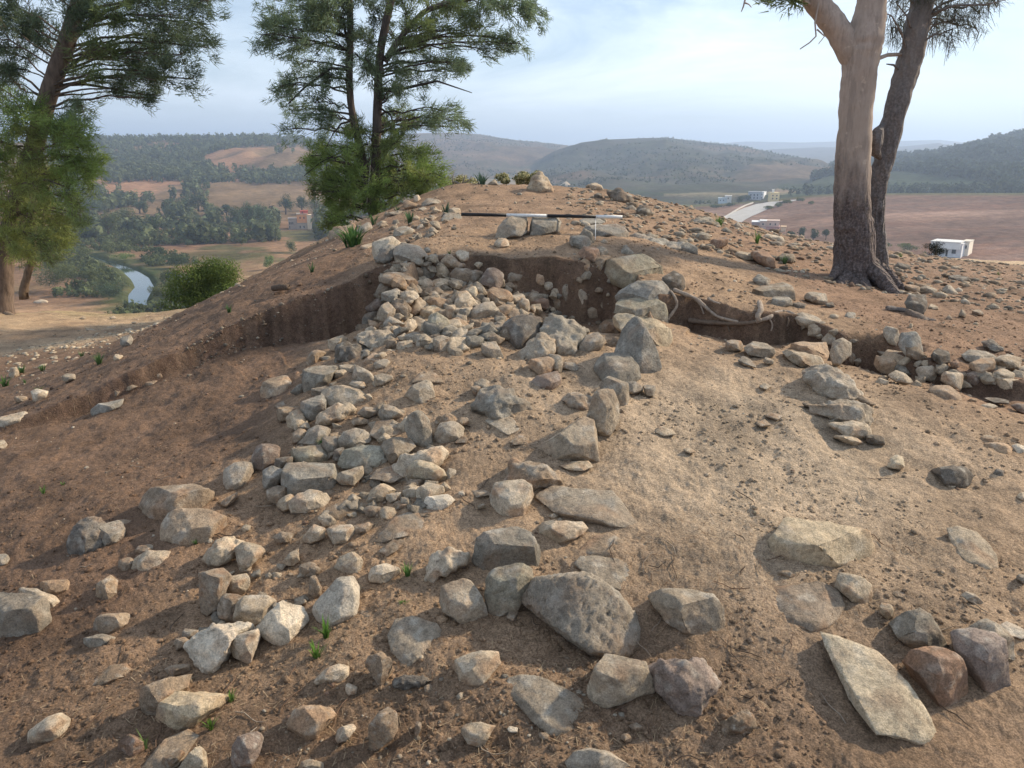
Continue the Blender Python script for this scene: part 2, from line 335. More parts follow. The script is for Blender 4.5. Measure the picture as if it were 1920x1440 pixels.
ROCKTXT = '''@0 0 1
@460 600 3
nr 90 400 110 350 170 315 240 320 280 380 265 400 190 440 110 440 # lone lichen-spotted stone on the trench floor, left of the stone wall|the lone lichen-spotted stone
ba 330 330 370 285 420 255 500 260 515 290 480 350 400 390 345 425 # pale blue-grey stone streaked with white, on the left edge of the stone wall|the white-streaked wall stone
gr 440 400 460 375 560 362 640 380 690 420 670 450 590 478 480 475 450 450 # flat-topped oval grey-brown stone lying on the left wall|the flat-topped oval stone
ga 375 410 400 385 470 368 520 370 440 400 440 430 390 440
ba 318 520 360 450 440 425 475 480 440 520 400 560 340 550
cq 410 540 440 510 490 478 570 475 605 500 590 530 520 550 450 585 415 580
cq 235 550 260 515 308 508 325 545 345 590 290 620 240 590
nf 180 480 240 445 330 440 350 460 290 490 210 510
na 180 520 230 500 330 480 320 500 240 550 200 560
ca 590 360 630 342 685 370 650 385
ga 610 320 620 255 660 275 700 290 730 340 690 360 640 340
ga 530 270 560 250 615 250 610 290 540 298
ga 730 335 770 300 810 310 825 335 780 360 735 358
dq 510 230 520 150 580 120 640 145 690 200 650 240 560 250 # rough dark grey stone at the lower left corner of the big stone pile|the rough dark corner stone
ca 470 150 500 100 545 85 578 115 540 140 500 175
oa 670 240 700 195 740 188 770 225 740 255 690 255
ga 725 255 780 220 815 245 800 270 740 275
na 340 235 370 195 425 165 450 180 400 230 355 260
ra 265 300 290 285 310 300 290 325
nf 945 350 990 300 1050 290 1110 355 1060 345 1000 335
ga 905 410 945 370 1010 335 1040 350 1060 430 1010 460 940 440 # grey angular stone half buried on its own below the middle of the pile|the half-buried angular stone
ga 750 530 780 475 830 485 905 530 880 550 780 555
na 630 520 680 482 735 495 740 520 690 545
na 600 560 640 548 700 560 690 580 610 588
bt 903 590 930 545 990 518 1030 560 1057 680 1010 700 930 670 # upright blue-grey block standing among the stones of the left wall|the upright blue-grey block
nq 1065 585 1090 540 1140 525 1185 540 1180 575 1110 580
gr 1070 640 1100 575 1170 570 1225 600 1215 660 1130 685 1080 675 # rounded grey-brown stone just right of the upright blue-grey block|the rounded stone by the upright block
na 1190 570 1210 548 1250 550 1262 575 1220 590
nf 1180 690 1215 655 1250 665 1240 690
nf 710 640 740 580 820 560 880 620 860 640 760 670
ga 528 710 560 630 620 605 700 660 690 680 600 720
ga 425 680 450 650 510 655 525 690 500 730 460 748 435 720
gr 322 690 340 620 410 590 475 610 470 650 420 660 400 700
na 265 640 300 612 345 620 330 670 270 690
ek 255 805 275 715 350 700 435 702 450 790 360 805 # squarish green-grey block in the left wall with a green sprig below|the squarish green-grey block
da 170 830 200 780 260 760 260 810 200 860
pr 40 780 70 700 130 685 185 715 180 790 110 840 60 820 # rounded pinkish-brown stone at the outer edge of the left wall|the rounded pinkish wall stone
ba 105 850 150 825 210 850 210 900 140 960 105 930
bk 215 900 250 805 330 830 480 815 520 870 480 930 290 985 230 950 # biggest blue-grey block of the left wall with a smooth front face|the smooth-faced wall block
na 125 960 180 930 240 950 240 980 180 1030 130 1010
ca 180 1040 200 1000 250 980 285 995 270 1040 220 1070
ca 255 1030 330 975 400 948 465 1000 430 1040 340 1075 270 1070
ek 535 800 570 730 690 700 770 710 810 790 770 825 560 820 # wide green-grey block with a pale flat top in the left wall|the wide green-grey block
ga 765 690 830 665 920 662 945 705 880 750 820 795 790 740 # green-grey block with a dark vertical crack in the left wall|the cracked block
da 495 780 510 720 560 720 530 790
ca 520 890 560 850 650 825 660 860 610 920 540 915
cq 852 810 880 770 1000 745 1090 715 1120 760 1060 805 980 790 930 820 950 870 880 870 # long lumpy pinkish-cream stone behind the smooth yellow-grey oval|the lumpy pinkish stone
yr 920 830 960 790 1040 800 1110 840 1145 880 1100 920 1020 905 930 880 # smooth yellow-grey oval stone leaning on the right side of the left wall|the yellow-grey oval
nf 710 890 750 840 840 830 880 880 820 910
na 900 935 930 895 1005 900 990 935 930 945
ca 880 960 960 935 990 930 960 1000 900 990
ca 965 970 1000 915 1060 925 1110 965 1040 1000 990 1030
wa 1015 1030 1070 985 1130 975 1168 1010 1130 1045 1080 1068 1025 1055
ca 675 1010 720 940 780 915 840 960 790 990 740 1015
ca 795 1005 870 970 875 1000 820 1025
ca 1090 940 1120 910 1165 950 1130 960
na 820 1030 860 1012 950 1030 930 1060 850 1062
cr 750 1080 780 1050 840 1060 845 1100 800 1125 755 1115
na 670 1070 700 1045 760 1070 750 1105 690 1100
nf 430 1130 470 1060 570 1025 690 1035 640 1070 560 1110 480 1140
nf 960 1080 1000 1063 1070 1075 1060 1110 990 1110
nf 740 1240 790 1180 850 1120 950 1083 1020 1150 1000 1200 900 1215 800 1245 # broad brown stone sunk flat in the soil below the yellow-grey oval|the broad sunken brown stone
ca 465 1180 500 1150 600 1155 610 1200 580 1245 500 1250
na 600 1160 690 1135 720 1145 680 1180 610 1200
ca 330 1240 380 1150 440 1185 445 1215 390 1250
na 160 1220 200 1190 270 1200 260 1240 190 1250
nf 760 1300 830 1240 900 1240 860 1290 800 1325
ca 205 1370 250 1310 295 1290 300 1350 270 1375
ga 510 1390 540 1330 610 1300 655 1340 640 1415 580 1420
na 310 1440 370 1365 420 1400 400 1440
ck 1390 920 1470 910 1550 900 1590 935 1605 980 1560 1085 1480 1090 1390 1050 # cream block with a chipped scalloped right side, above the slabs|the chipped cream block
nq 1450 900 1490 800 1600 810 1700 830 1780 890 1770 930 1660 960 1600 950 # crumbly grey-brown stone behind the chipped cream block|the crumbly grey-brown stone
bq 1290 520 1330 400 1420 360 1500 390 1580 450 1590 500 1550 550 1450 545 1320 540 # low broad grey boulder half sunk in the bare soil above the pyramid stone|the low sunken boulder
ga 1290 370 1330 330 1370 345 1360 385 1310 400
gf 1365 570 1440 528 1500 555 1535 610 1480 640 1400 610
na 1270 390 1300 370 1320 400 1290 420
nf 1500 680 1550 645 1590 670 1580 700 1510 700
nf 1280 960 1340 955 1390 985 1300 995
ca 1200 975 1225 960 1235 990 1205 995
ca 1310 1040 1340 1030 1350 1055 1310 1060
@860 600 3
gf 455 1000 540 950 700 955 860 970 900 1030 940 1080 990 1130 1005 1175 960 1170 890 1145 790 1140 650 1110 560 1090 # largest flat grey slab, tapering to a point at its lower right|the tapering flat slab
ca 430 1150 480 1125 560 1128 680 1135 710 1165 680 1200 600 1225 540 1245 500 1200 # smooth cream stone just below the tapering flat slab|the smooth cream stone
ba 95 1340 140 1270 180 1210 260 1170 330 1158 400 1190 440 1250 465 1350 400 1400 300 1400 150 1410 # big domed blue-grey boulder above the green-grey wedge stone|the domed boulder
ga 460 710 600 610 700 540 760 570 790 630 795 740 770 785 700 790 600 785 480 750 # pyramid-shaped grey stone with sharp ridges in the middle of the slope|the pyramid stone
gt 780 520 760 440 780 410 860 400 895 470 890 560 840 640 800 655 790 620 730 560 # tall pale grey slab on edge directly behind the pyramid stone|the slab behind the pyramid
ga 800 360 850 322 900 350 945 375 950 430 935 490 900 470 870 420 820 400 # thin grey slab leaning below the smooth round boulder|the thin leaning slab
nq 580 450 620 412 720 410 768 430 765 500 730 510 640 480
gr 940 350 1000 345 1030 370 1030 410 990 425 950 400
ga 1030 360 1060 370 1105 395 1100 425 1050 415
br 765 250 800 200 870 180 950 190 1000 250 1010 310 960 345 900 350 820 320 # smooth round blue-grey boulder below the tall ridged one|the smooth round boulder
bt 890 190 930 60 1000 5 1060 40 1090 120 1120 240 1110 280 1050 290 1000 280 980 220 # tall blue-grey boulder with a pale ridge down its right side|the tall ridged boulder
oa 405 270 410 225 450 215 520 205 540 260 500 290 450 308 # brown stone with a bright orange face in front of the pit|the orange-faced stone
ga 500 195 560 200 580 240 575 290 545 280 520 210
pa 415 350 450 310 550 290 575 350 540 380 460 380
ga 585 265 600 235 650 240 680 265 650 280
nf 290 690 340 645 380 660 385 695
cf 580 820 650 800 720 798 750 825 700 845 620 840
cf 1110 630 1130 600 1180 610 1215 640 1150 650
cf 1265 730 1290 715 1330 740 1300 748
na 1500 140 1540 112 1600 135 1590 165 1520 165
ga 1610 150 1660 120 1730 135 1770 190 1740 205 1640 185 # flat pinkish-grey stone alone on the bare slope below the roots|the lone stone below the roots
gf 1575 230 1600 205 1640 230 1670 265 1620 250
ga 1715 230 1730 210 1770 240 1730 245
nf 1730 540 1760 520 1820 540 1790 560
nf 1680 580 1720 560 1755 590 1700 598
cf 1690 375 1720 355 1755 370 1730 390
nf 700 1300 780 1220 850 1205 930 1260 990 1330 930 1340 800 1330
@1040 960 6
gf 280 600 340 520 450 515 600 545 700 545 780 580 830 760 780 870 700 860 550 720 # flat grey slab lying behind the pitted boulder|the slab behind the pitted boulder
ga 1060 910 1150 875 1300 860 1500 850 1600 890 1780 1010 1880 1180 1895 1320 1800 1400 1660 1415 1450 1330 1280 1220 1150 1050 # large lumpy grey stone casting a shadow right of the pitted boulder|the large lumpy grey stone
@1100 1200 6
ca 60 230 150 155 240 190 420 310 640 440 740 480 720 570 600 600 400 650 240 725 80 700 10 600 100 480 # triangular cream-brown stone directly below the pitted boulder|the triangular stone
pq 740 330 880 245 1060 235 1200 220 1340 290 1430 420 1440 540 1310 590 1330 740 1230 820 1060 770 850 620 # knobbly purplish lump of conglomerate beside the triangular stone|the knobbly purple lump
na 390 1100 430 1050 490 1080 490 1130 430 1130
na 480 960 560 940 600 970 550 1010
nq 1530 920 1640 840 1800 790 1870 850 1880 960 1800 990 1650 1060 1560 1040
@560 960 3
gh 1272 500 1285 420 1340 360 1450 345 1610 328 1700 370 1800 450 1880 550 1905 650 1895 780 1800 805 1620 770 1500 680 1350 560 # biggest foreground boulder, grey and covered in pits and grooves|the pitted boulder
gr 1510 1400 1560 1340 1640 1322 1740 1345 1850 1410 1890 1470 1500 1470 # smooth grey dome of stone cut off by the bottom edge of the photo|the bottom-edge dome
ga 812 500 830 440 920 392 960 400 1010 480 1050 590 1030 628 930 620 850 590 # grey five-sided stone left of the green-grey wedge stone|the five-sided stone
et 1060 570 1070 330 1240 290 1300 320 1305 370 1210 430 1130 510 1085 575 # green-grey wedge stone standing between the five-sided stone and pitted boulder|the wedge stone
cq 712 390 730 280 760 240 850 205 940 240 930 290 860 320 800 350 750 390
ca 400 350 420 300 480 290 560 345 540 370 470 390 410 380
wr 90 540 110 500 180 450 220 385 300 370 330 400 335 500 280 630 200 640 120 590 # smooth pale lobed stone with green leaves growing in front of it|the smooth lobed stone
gf 520 700 560 620 640 600 760 640 820 735 740 790 610 858 540 780 # flat grey-brown stone sunk in soil below the smooth lobed stone|the flat sunken stone
nt 385 860 400 820 460 798 510 830 528 890 480 970 450 960 420 910
dq 540 960 580 925 680 910 750 945 690 970 600 995
ca 80 950 150 880 220 857 270 870 275 930 220 955 110 965
ca 265 1000 285 960 325 985 320 1020 280 1028
ca 860 860 900 820 980 810 1020 780 1060 800 1130 795 1110 850 1040 910 950 975 910 960 # notched tan stone shaped like an arrowhead in the lower middle|the arrowhead stone
gf 1180 1000 1200 940 1290 930 1400 950 1500 1000 1580 1050 1607 1150 1600 1228 1520 1235 1420 1250 1340 1190 1260 1100 # large smooth tan slab lying flat below the arrowhead stone|the large flat tan slab
ca 210 1270 215 1220 300 1185 315 1215 280 1260 225 1290
na 400 1330 450 1270 455 1140 500 1112 530 1150 550 1220 520 1270 450 1320
na 655 1250 665 1180 690 1190 690 1215 670 1260
ck 925 1240 950 1190 1020 1185 1090 1205 1060 1260 1030 1312 960 1290 # small two-toned block left of the large flat tan slab|the two-toned block
wf 1175 1220 1190 1205 1230 1215 1225 1238 1185 1235
nf 1170 590 1190 550 1235 560 1200 610
nf 350 590 350 555 400 560 440 580 390 590
nt 60 450 70 370 95 358 125 420 130 470 90 475
na 10 330 70 285 100 320 95 360 40 360
na 1820 1270 1850 1245 1870 1280 1840 1290
na 1860 1200 1900 1185 1930 1210 1890 1230
@0 960 3
or 1625 1190 1660 1110 1720 1090 1800 1100 1880 1090 1885 1130 1840 1170 1770 1250 1690 1270 1640 1240 # rounded pinkish-cream stone with two lobes, near the bottom left|the pinkish lobed stone
dq 385 200 400 130 460 60 520 38 590 60 570 150 530 220 430 265 390 250 # dark mossy-looking stone standing beside a smoother grey one at far left|the dark stone at the left
ga 548 200 560 120 620 70 660 45 700 90 690 130 630 190 560 210 # smooth grey stone leaning against the right side of the dark stone|the smooth grey leaning stone
na 650 45 700 42 740 65 720 85 690 75
nk 930 190 935 60 970 0 1030 -15 1080 20 1160 -10 1240 20 1255 90 1240 150 1170 195 1000 190 # large brown block with whitish top corner, lower left of the wall|the large brown block
na 795 -40 870 -70 950 -110 1020 -155 1080 -162 1190 -120 1180 -62 1120 -30 1000 -10 930 60 850 40 # broad smooth brown stone leaning behind the large brown block|the broad leaning stone
cq 1150 270 1170 220 1220 160 1300 138 1370 180 1340 230 1270 270 1200 295 # bright cream crumbly stone just below the large brown block|the crumbly cream stone
ca 1330 205 1370 175 1460 178 1480 220 1440 260 1390 310 1350 320 1350 250
na 1130 470 1140 400 1180 340 1260 315 1300 340 1250 400 1230 480 1170 560 1140 540
ca 1255 430 1290 370 1380 345 1400 390 1390 440 1330 460 1270 460
na 1230 550 1240 480 1270 462 1360 470 1340 520 1320 600 1240 600
ga 1325 600 1340 510 1380 475 1490 470 1535 500 1520 550 1420 620 1340 630 # grey rounded block directly left of the white-edged angular stone|the grey rounded block
wa 1450 640 1520 570 1590 505 1690 535 1720 600 1680 690 1610 755 1540 720 1450 660 # angular grey stone with a white right edge beside the lobed stone|the white-edged angular stone
wq 1065 740 1110 690 1200 640 1330 622 1410 655 1370 700 1300 740 1240 790 1240 860 1180 890 1110 850 1090 790 # big knobbly cream-white stone in the lower part of the left wall|the knobbly white stone
ca 1310 780 1340 720 1440 670 1455 700 1420 760 1410 830 1370 848 1330 820
na 1115 370 1140 335 1190 330 1170 370 1130 390
ca 750 310 770 260 830 220 940 225 960 260 900 300 840 330 790 350
na 765 235 790 190 850 182 895 205 840 225 790 250
na 670 310 730 255 750 290 740 320 690 335
na 545 490 560 430 620 365 655 390 650 450 610 510 560 505
ca 680 420 700 405 730 412 710 440
ga -60 480 15 458 100 500 240 590 262 640 200 690 100 720 20 735 -60 740 # large tan boulder cut off by the left edge of the photo|the left-edge boulder
cr 100 455 130 428 210 435 290 470 358 515 320 550 240 570 180 540 115 490 # rounded cream stone just behind the left-edge boulder|the rounded cream stone
oa 220 425 280 385 370 385 402 420 370 480 330 480 270 450
na 535 685 560 640 640 590 710 565 750 600 680 650 620 690
ga 470 760 490 705 570 685 655 710 620 740 540 775
nf 525 970 560 920 620 870 700 862 725 890 690 930 600 965 # thin flat brown stone sunk in bare soil at lower left|the thin sunken stone
na 985 740 1030 700 1060 720 1050 760 1000 775
ga 1030 700 1040 658 1110 665 1105 700 1060 720
na 935 880 970 860 1060 855 1060 890 970 930
na 795 1165 830 1110 900 1030 1000 950 1060 925 1040 990 950 1020 900 1090 860 1150 810 1175
ya 888 1150 920 1060 990 1005 1150 1000 1270 1010 1280 1040 1200 1110 1090 1210 950 1218 900 1190 # large pale wedge stone with a dark left face, bottom left|the large pale wedge
cr 150 1290 170 1230 260 1160 340 1132 380 1160 370 1210 300 1270 200 1300 165 1315 # smooth egg-shaped cream stone alone in the bottom left corner|the egg-shaped stone
ra 668 1350 690 1290 740 1245 790 1270 800 1330 740 1375 680 1378
pa 1310 1440 1340 1340 1380 1260 1440 1245 1472 1270 1450 1350 1410 1430 1330 1450 # purple-brown stone with pale veins at the bottom edge|the veined purple stone
nf 800 1440 870 1360 930 1290 1040 1240 1100 1270 1020 1330 930 1400 880 1450
ya 1000 1450 1060 1370 1120 1310 1160 1340 1175 1450
na 920 1420 960 1360 1010 1340 1040 1350 1000 1400 960 1440
ga -20 240 30 238 50 265 30 300 -20 305
na 600 1280 640 1268 690 1275 650 1295
cr 900 255 920 245 960 258 930 275
ca 1680 1450 1700 1400 1740 1385 1810 1410 1810 1455
@0 480 3
ba 515 860 560 830 680 805 670 840 600 880 530 890 # pale blue-white stone lying alone on the floor of the left trench|the pale trench stone
na 795 710 830 700 905 695 900 720 820 752
na 860 660 885 652 910 680 880 695
na 610 780 650 745 690 745 650 790
nf 690 750 740 722 770 735 720 760
ca -20 910 40 890 130 877 160 895 110 930 80 960 20 970 -20 960
ca -20 1040 20 1035 40 1060 20 1085 -20 1085
wa 180 760 210 748 265 760 250 800 190 815
ga 350 690 380 660 418 665 420 690 370 705
ct 50 670 60 630 90 625 110 665 80 685
ca 640 565 650 552 690 560 670 585 640 585
ba 680 490 690 455 730 445 745 470 735 500 690 505
na 80 800 120 785 150 800 140 820 95 820
gr 1260 1300 1270 1200 1320 1165 1410 1160 1420 1200 1390 1260 1340 1300 1280 1310 # rounded grey stone set apart at the outer left edge of the wall|the outlying rounded stone
na 1235 1400 1270 1360 1330 1330 1330 1360 1270 1410
ca 190 255 230 240 270 250 260 268 210 268
da 820 295 850 285 880 300 850 310
cf 450 350 470 338 485 350 465 354
cf 615 345 640 337 655 352 625 355
cf 480 415 510 405 535 420 500 428
cf 600 400 640 395 665 405 630 410
cf 690 415 730 408 760 420 720 426
cf 790 380 820 376 835 386 800 390
cf 740 372 762 368 768 376 745 379
cf 280 570 310 562 330 572 300 580
cf 400 580 430 568 450 575 420 588
@1280 960 3
yk 490 130 510 60 560 30 640 30 750 60 900 110 1050 180 1035 230 980 290 900 308 700 280 560 260 520 220 # long thick block with pale flat top, alone on the right slope|the long thick block
cf 1510 110 1560 100 1650 125 1710 180 1745 240 1758 300 1740 320 1640 290 1560 260 1530 190 # leaf-shaped pale flat stone at the right, beyond the long thick block|the leaf-shaped stone
nf 485 450 540 400 680 380 780 400 860 450 897 530 870 590 800 640 720 665 620 630 520 550 # round flat stone sunk level with the soil below the long block|the round sunken stone
ca 840 390 880 345 940 360 1010 410 1055 460 1020 500 950 490 890 430
na 520 340 545 318 600 330 635 365 600 378
ca 1110 560 1125 515 1180 550 1185 580 1150 600
nf 1180 460 1200 445 1250 470 1230 480
ga 1570 465 1600 445 1640 455 1690 510 1650 510
ba 1180 620 1250 575 1340 555 1390 580 1410 640 1470 720 1485 790 1440 780 1330 775 1240 700 # blue-grey jagged stone above the red-brown one at lower right|the blue-grey jagged stone
ra 1260 840 1310 790 1420 770 1500 820 1550 920 1580 990 1530 1050 1450 1080 1400 1050 1370 980 1290 900 # red-brown stone between the long cream slab and the purple-grey stone|the red-brown stone
pa 1515 700 1560 680 1650 670 1740 690 1780 740 1810 850 1820 960 1770 1005 1690 960 1620 890 1570 780 # purple-grey stone with dark holes near the right edge|the purple-grey stone
ca 1610 650 1650 615 1720 610 1760 640 1800 720 1858 840 1820 820 1780 720 1700 680
wf 1795 640 1830 622 1890 645 1950 690 1900 710 1850 680
ys 800 700 900 740 1000 770 1100 800 1170 870 1180 960 1260 1060 1370 1150 1420 1240 1435 1300 1380 1290 1240 1220 1100 1160 990 1110 930 1040 890 930 870 780 # long curved cream slab with rusty stains running to lower right|the long curved slab
ga 1880 370 1900 350 1940 370 1920 400
@1600 740 6
ya 385 800 400 740 480 680 550 700 570 790 560 830 450 815 # small yellowish block alone on the right slope|the small yellowish block
da 895 830 990 810 1120 805 1250 810 1320 900 1300 980 1220 1020 1150 970 1050 900 950 880 # dark grey wedge-shaped stone on the right slope|the dark wedge
ca 1410 150 1460 105 1540 88 1615 130 1560 160 1450 165
da 1050 155 1110 125 1160 150 1160 190 1080 185
oa 1480 540 1560 535 1700 545 1790 590 1820 650 1800 690 1680 680 1540 620 # rusty orange stone near the right edge|the rusty orange stone
ca 1440 500 1480 455 1560 450 1640 490 1670 520 1580 530 1470 530
wa 1790 570 1850 555 1940 590 1940 680 1850 670
da 1580 880 1620 830 1680 850 1690 910 1640 930
ra 1860 730 1940 710 1960 790 1880 760
ca 1850 1140 1880 1100 1960 1100 1960 1200 1880 1190
df 1490 40 1600 35 1730 65 1740 100 1640 90
pa 1760 100 1820 90 1940 160 1930 200 1850 170
da 150 460 230 450 330 490 340 550 250 540 160 530
@1280 360 3
gq 685 1180 760 1170 870 1160 1000 1180 1060 1220 1060 1290 1040 1310 950 1290 850 1265 740 1235 # long layered grey slab at the lower end of the right stone line|the layered slab
ca 840 1300 960 1285 1020 1320 1050 1350 1030 1385 960 1360 860 1320
ca 850 1370 960 1360 1010 1400 960 1415
gq 690 1000 740 975 830 975 900 1010 950 1060 980 1110 975 1165 900 1165 800 1130 720 1060 # large weathered grey boulder above the long layered slab|the weathered boulder
ca 570 890 600 885 680 920 790 970 740 975 690 980 600 930
oa 620 880 690 840 800 845 820 890 800 940 700 905 # pinkish-cream flat block left of the upright veined grey stone|the pinkish flat block
gf 790 830 830 790 930 795 945 830 850 860 800 850
gt 830 920 850 850 900 820 940 850 940 910 870 970 840 965 # upright veined grey stone at the mouth of the dark hole|the upright veined stone
ga 630 690 680 675 790 720 800 750 770 760 700 750 650 730 # grey block where the exposed root ends|the block at the root end
ga 710 800 720 740 790 730 820 790 780 808
na 930 950 940 900 970 950 960 970
gt 1125 790 1150 760 1190 790 1235 850 1210 875 1160 840 # narrow pale stone tilted beside the dark hole|the narrow tilted stone
bt 1220 850 1230 800 1300 790 1330 820 1345 890 1310 940 1270 905 # blue-grey wedge block standing right of the dark hole|the block by the hole
ct 1270 790 1280 740 1295 745 1290 790
ca 1125 930 1160 890 1230 910 1305 960 1280 1000 1230 1000 1150 960 # pinkish rectangular stone below the dark hole, larger of two|the pinkish rectangular stone
oa 1075 950 1090 920 1150 940 1210 1000 1170 1020 1100 980
ca 1165 1030 1200 1003 1250 1020 1290 1060 1250 1075 1190 1050
ca 1310 1010 1330 980 1400 978 1440 1000 1460 1050 1400 1065 1330 1040
ca 1455 1050 1470 1010 1520 1015 1570 1060 1560 1110 1500 1080
or 1390 1110 1430 1087 1500 1090 1555 1130 1560 1170 1520 1188 1430 1150 # rounded orange-brown stone lowest in the right stone row|the rounded orange-brown stone
da 1395 910 1440 880 1490 900 1500 950 1450 965 1410 930
ra 1505 960 1540 945 1555 980 1520 995
ra 1510 1010 1550 995 1585 1015 1560 1035
ga 1580 910 1620 890 1700 895 1750 920 1740 960 1650 965 1600 940
oa 1620 980 1680 940 1740 930 1755 980 1700 1020 1650 1000
pa 1585 1030 1620 1000 1670 1000 1700 1060 1650 1080 1600 1060
ga 1750 940 1830 910 1900 935 1890 990 1830 1000 1770 980
ca 1750 1010 1790 990 1860 1030 1850 1055 1780 1040
ca 1755 1060 1780 1030 1850 1055 1910 1100 1880 1130 1800 1100
ba 1700 1040 1740 1020 1770 1040 1720 1060
ga 1890 990 1920 975 1940 1010 1910 1020
dq 1680 840 1740 830 1800 880 1790 905 1730 880
da 1255 620 1280 580 1360 580 1370 640 1340 690 1280 670 # dark blue-grey stone just right of the burnt tree base|the stone by the tree base
ba 500 630 520 590 590 590 610 630 540 650
ga 390 590 440 530 560 510 610 560 620 610 590 600 500 600 430 600 # large grey stone left of the burnt tree base|the large stone left of the tree
ga 690 590 740 565 800 590 810 625 750 620
da 620 640 650 618 690 630 680 655 640 655
ba 910 700 930 675 970 680 965 720 920 725
da 800 625 840 620 860 640 820 645
ba 400 490 430 460 490 490 480 520 420 515
ba 70 240 110 225 150 255 140 270 80 260
ra 160 270 240 250 250 290 200 310 160 300
ga 300 350 330 332 380 340 397 375 350 375
ra 380 340 440 325 460 330 515 415 480 410 420 380 # red-brown slab tilted among the rubble left of the right trees|the tilted red-brown slab
wr 462 245 480 232 560 250 570 278 500 272 # white stone lying on a darker one near the skyline|the white skyline stone
da 490 275 570 280 565 305 530 310 500 300
ba 0 310 30 285 80 330 85 350 0 345
bq 40 170 80 145 150 150 210 190 170 190 80 195
ba 285 190 310 168 340 205 300 200
ga 540 360 570 345 630 365 620 390 560 390
da 1200 420 1215 395 1270 410 1280 435 1230 440
da 1500 480 1550 465 1605 490 1570 503 1520 495
ga 1460 540 1500 520 1545 570 1510 575 1470 555
na 1250 540 1280 520 1330 555 1300 565
ga 1330 540 1370 525 1430 570 1380 565
na 1630 680 1660 660 1690 690 1650 692
ga 1550 700 1570 655 1595 690 1590 705
ca 1380 650 1400 630 1435 660 1410 664
na 1650 530 1680 515 1710 535 1690 545
ca 1510 430 1540 415 1560 430 1530 440
na 1480 710 1500 690 1520 715 1490 722
@640 200 3
cq 1055 450 1080 400 1120 375 1150 400 1180 450 1170 485 1080 470 # biggest stone on the crest, pale topped, against the far hills|the crest stone
ga 820 440 860 410 885 430 880 445
ca 1235 440 1265 420 1295 445 1265 450
ca 1400 450 1430 430 1465 465 1420 468
da 1425 510 1445 485 1470 512 1450 518
dq 1500 470 1560 458 1610 480 1635 515 1600 545 1540 520 # dark craggy lump of stone on the right of the crest|the dark crest lump
da 1590 570 1640 550 1670 590 1610 585
dr 1660 600 1670 565 1720 550 1748 590 1720 615
ga 880 730 900 670 950 620 1030 620 1050 665 1020 710 990 735 900 735 # grey stone with a pale face below the ranging rod, left of two|the pale-faced stone under the rod
ba 1065 690 1075 625 1190 615 1225 650 1210 700 1150 730 1080 730 # blue-grey stone below the ranging rod, right of two|the blue stone under the rod
cr 860 770 890 738 940 740 952 775 890 788
ba 1290 760 1300 735 1350 725 1395 770 1370 795 1320 790
bt 1340 730 1370 690 1410 710 1420 775 1395 775
ba 1410 690 1450 665 1540 660 1590 680 1605 740 1500 745 1420 720 # broad low blue-grey boulder below the right end of the ranging rod|the broad low boulder
ba 1355 690 1400 665 1460 660 1410 690 1370 700
bq 1640 735 1720 720 1820 740 1910 760 1920 800 1870 805 1750 780 # long low grey outcrop right of the broad low boulder|the long low outcrop
ba 1565 830 1600 775 1640 800 1645 830
ea 1470 930 1490 870 1560 835 1660 825 1730 860 1785 985 1600 1000 1550 960 # very large green-grey boulder at the back right corner of the pit|the very large boulder
bk 1570 1060 1600 1000 1650 985 1790 985 1855 1130 1830 1160 1760 1060 1590 1100 # big dark-fronted block directly below the very large green-grey boulder|the dark-fronted block
ek 1555 1150 1580 1085 1640 1075 1750 1080 1800 1130 1810 1200 1740 1180 1560 1150 # green-grey flat-topped block below the dark-fronted block|the flat-topped block
da 1810 1000 1870 930 1910 950 1930 1000 1910 1035 1830 1025 # dark pointed stone beside the exposed roots, right of the pit|the dark pointed stone
ya 1550 1200 1570 1165 1660 1170 1740 1180 1830 1240 1840 1290 1810 1365 1770 1360 1750 1270 1650 1210 # yellowish angular block tucked behind the tall ridged boulder|the yellowish angular block
ct 1310 1110 1330 1050 1385 1003 1430 1040 1450 1100 1400 1130 1330 1120 # peaked pale stone inside the pit, its tallest|the peaked stone
ga 1440 1090 1450 1070 1490 1105 1480 1140
ga 1350 1130 1400 1115 1450 1130 1475 1180 1450 1200 1380 1180
dr 890 1300 895 1250 960 1190 1050 1170 1110 1180 1100 1230 1080 1290 1020 1350 930 1350 # large rounded boulder at the front of the pit, left of two|the large rounded pit boulder
bq 1100 1280 1110 1220 1200 1190 1300 1210 1370 1255 1350 1290 1320 1380 1220 1370 1150 1330 # large rough blue-grey boulder at the front of the pit, right of two|the large rough pit boulder
gq 1000 1420 1050 1340 1110 1280 1195 1310 1190 1370 1140 1410 1060 1425 # slanting speckled stone in front of the two large pit boulders|the slanting speckled stone
na 1480 1200 1530 1200 1580 1225 1560 1260 1490 1275 1450 1250
ga 1350 1380 1380 1290 1440 1275 1475 1310 1470 1350 1420 1380
gt 1230 1060 1235 1000 1265 988 1288 1010 1287 1080 1250 1090 # smooth egg-like stone standing on end inside the pit|the standing oval stone
gr 1170 1060 1185 1015 1225 1010 1230 1050 1190 1070
na 1172 1120 1180 1060 1230 1060 1240 1130 1210 1140
oa 1095 960 1100 930 1145 930 1150 970 1130 1000 1095 990
gr 1130 1010 1150 980 1195 980 1200 1010 1160 1030
ra 1055 1100 1070 1070 1120 1080 1160 1120 1140 1140 1080 1130 # reddish-orange stone lying on the pit floor|the reddish pit stone
gr 1090 1070 1110 1045 1160 1050 1170 1090 1140 1100
ca 1055 1130 1070 1115 1095 1135 1085 1160
ra 1340 820 1370 790 1430 795 1445 840 1420 870 1370 850 # red-brown stone on the rim at the back of the pit|the red-brown rim stone
oa 1345 920 1350 870 1380 850 1410 880 1395 930 1360 940
ba 1425 800 1455 785 1495 825 1460 855 1440 840
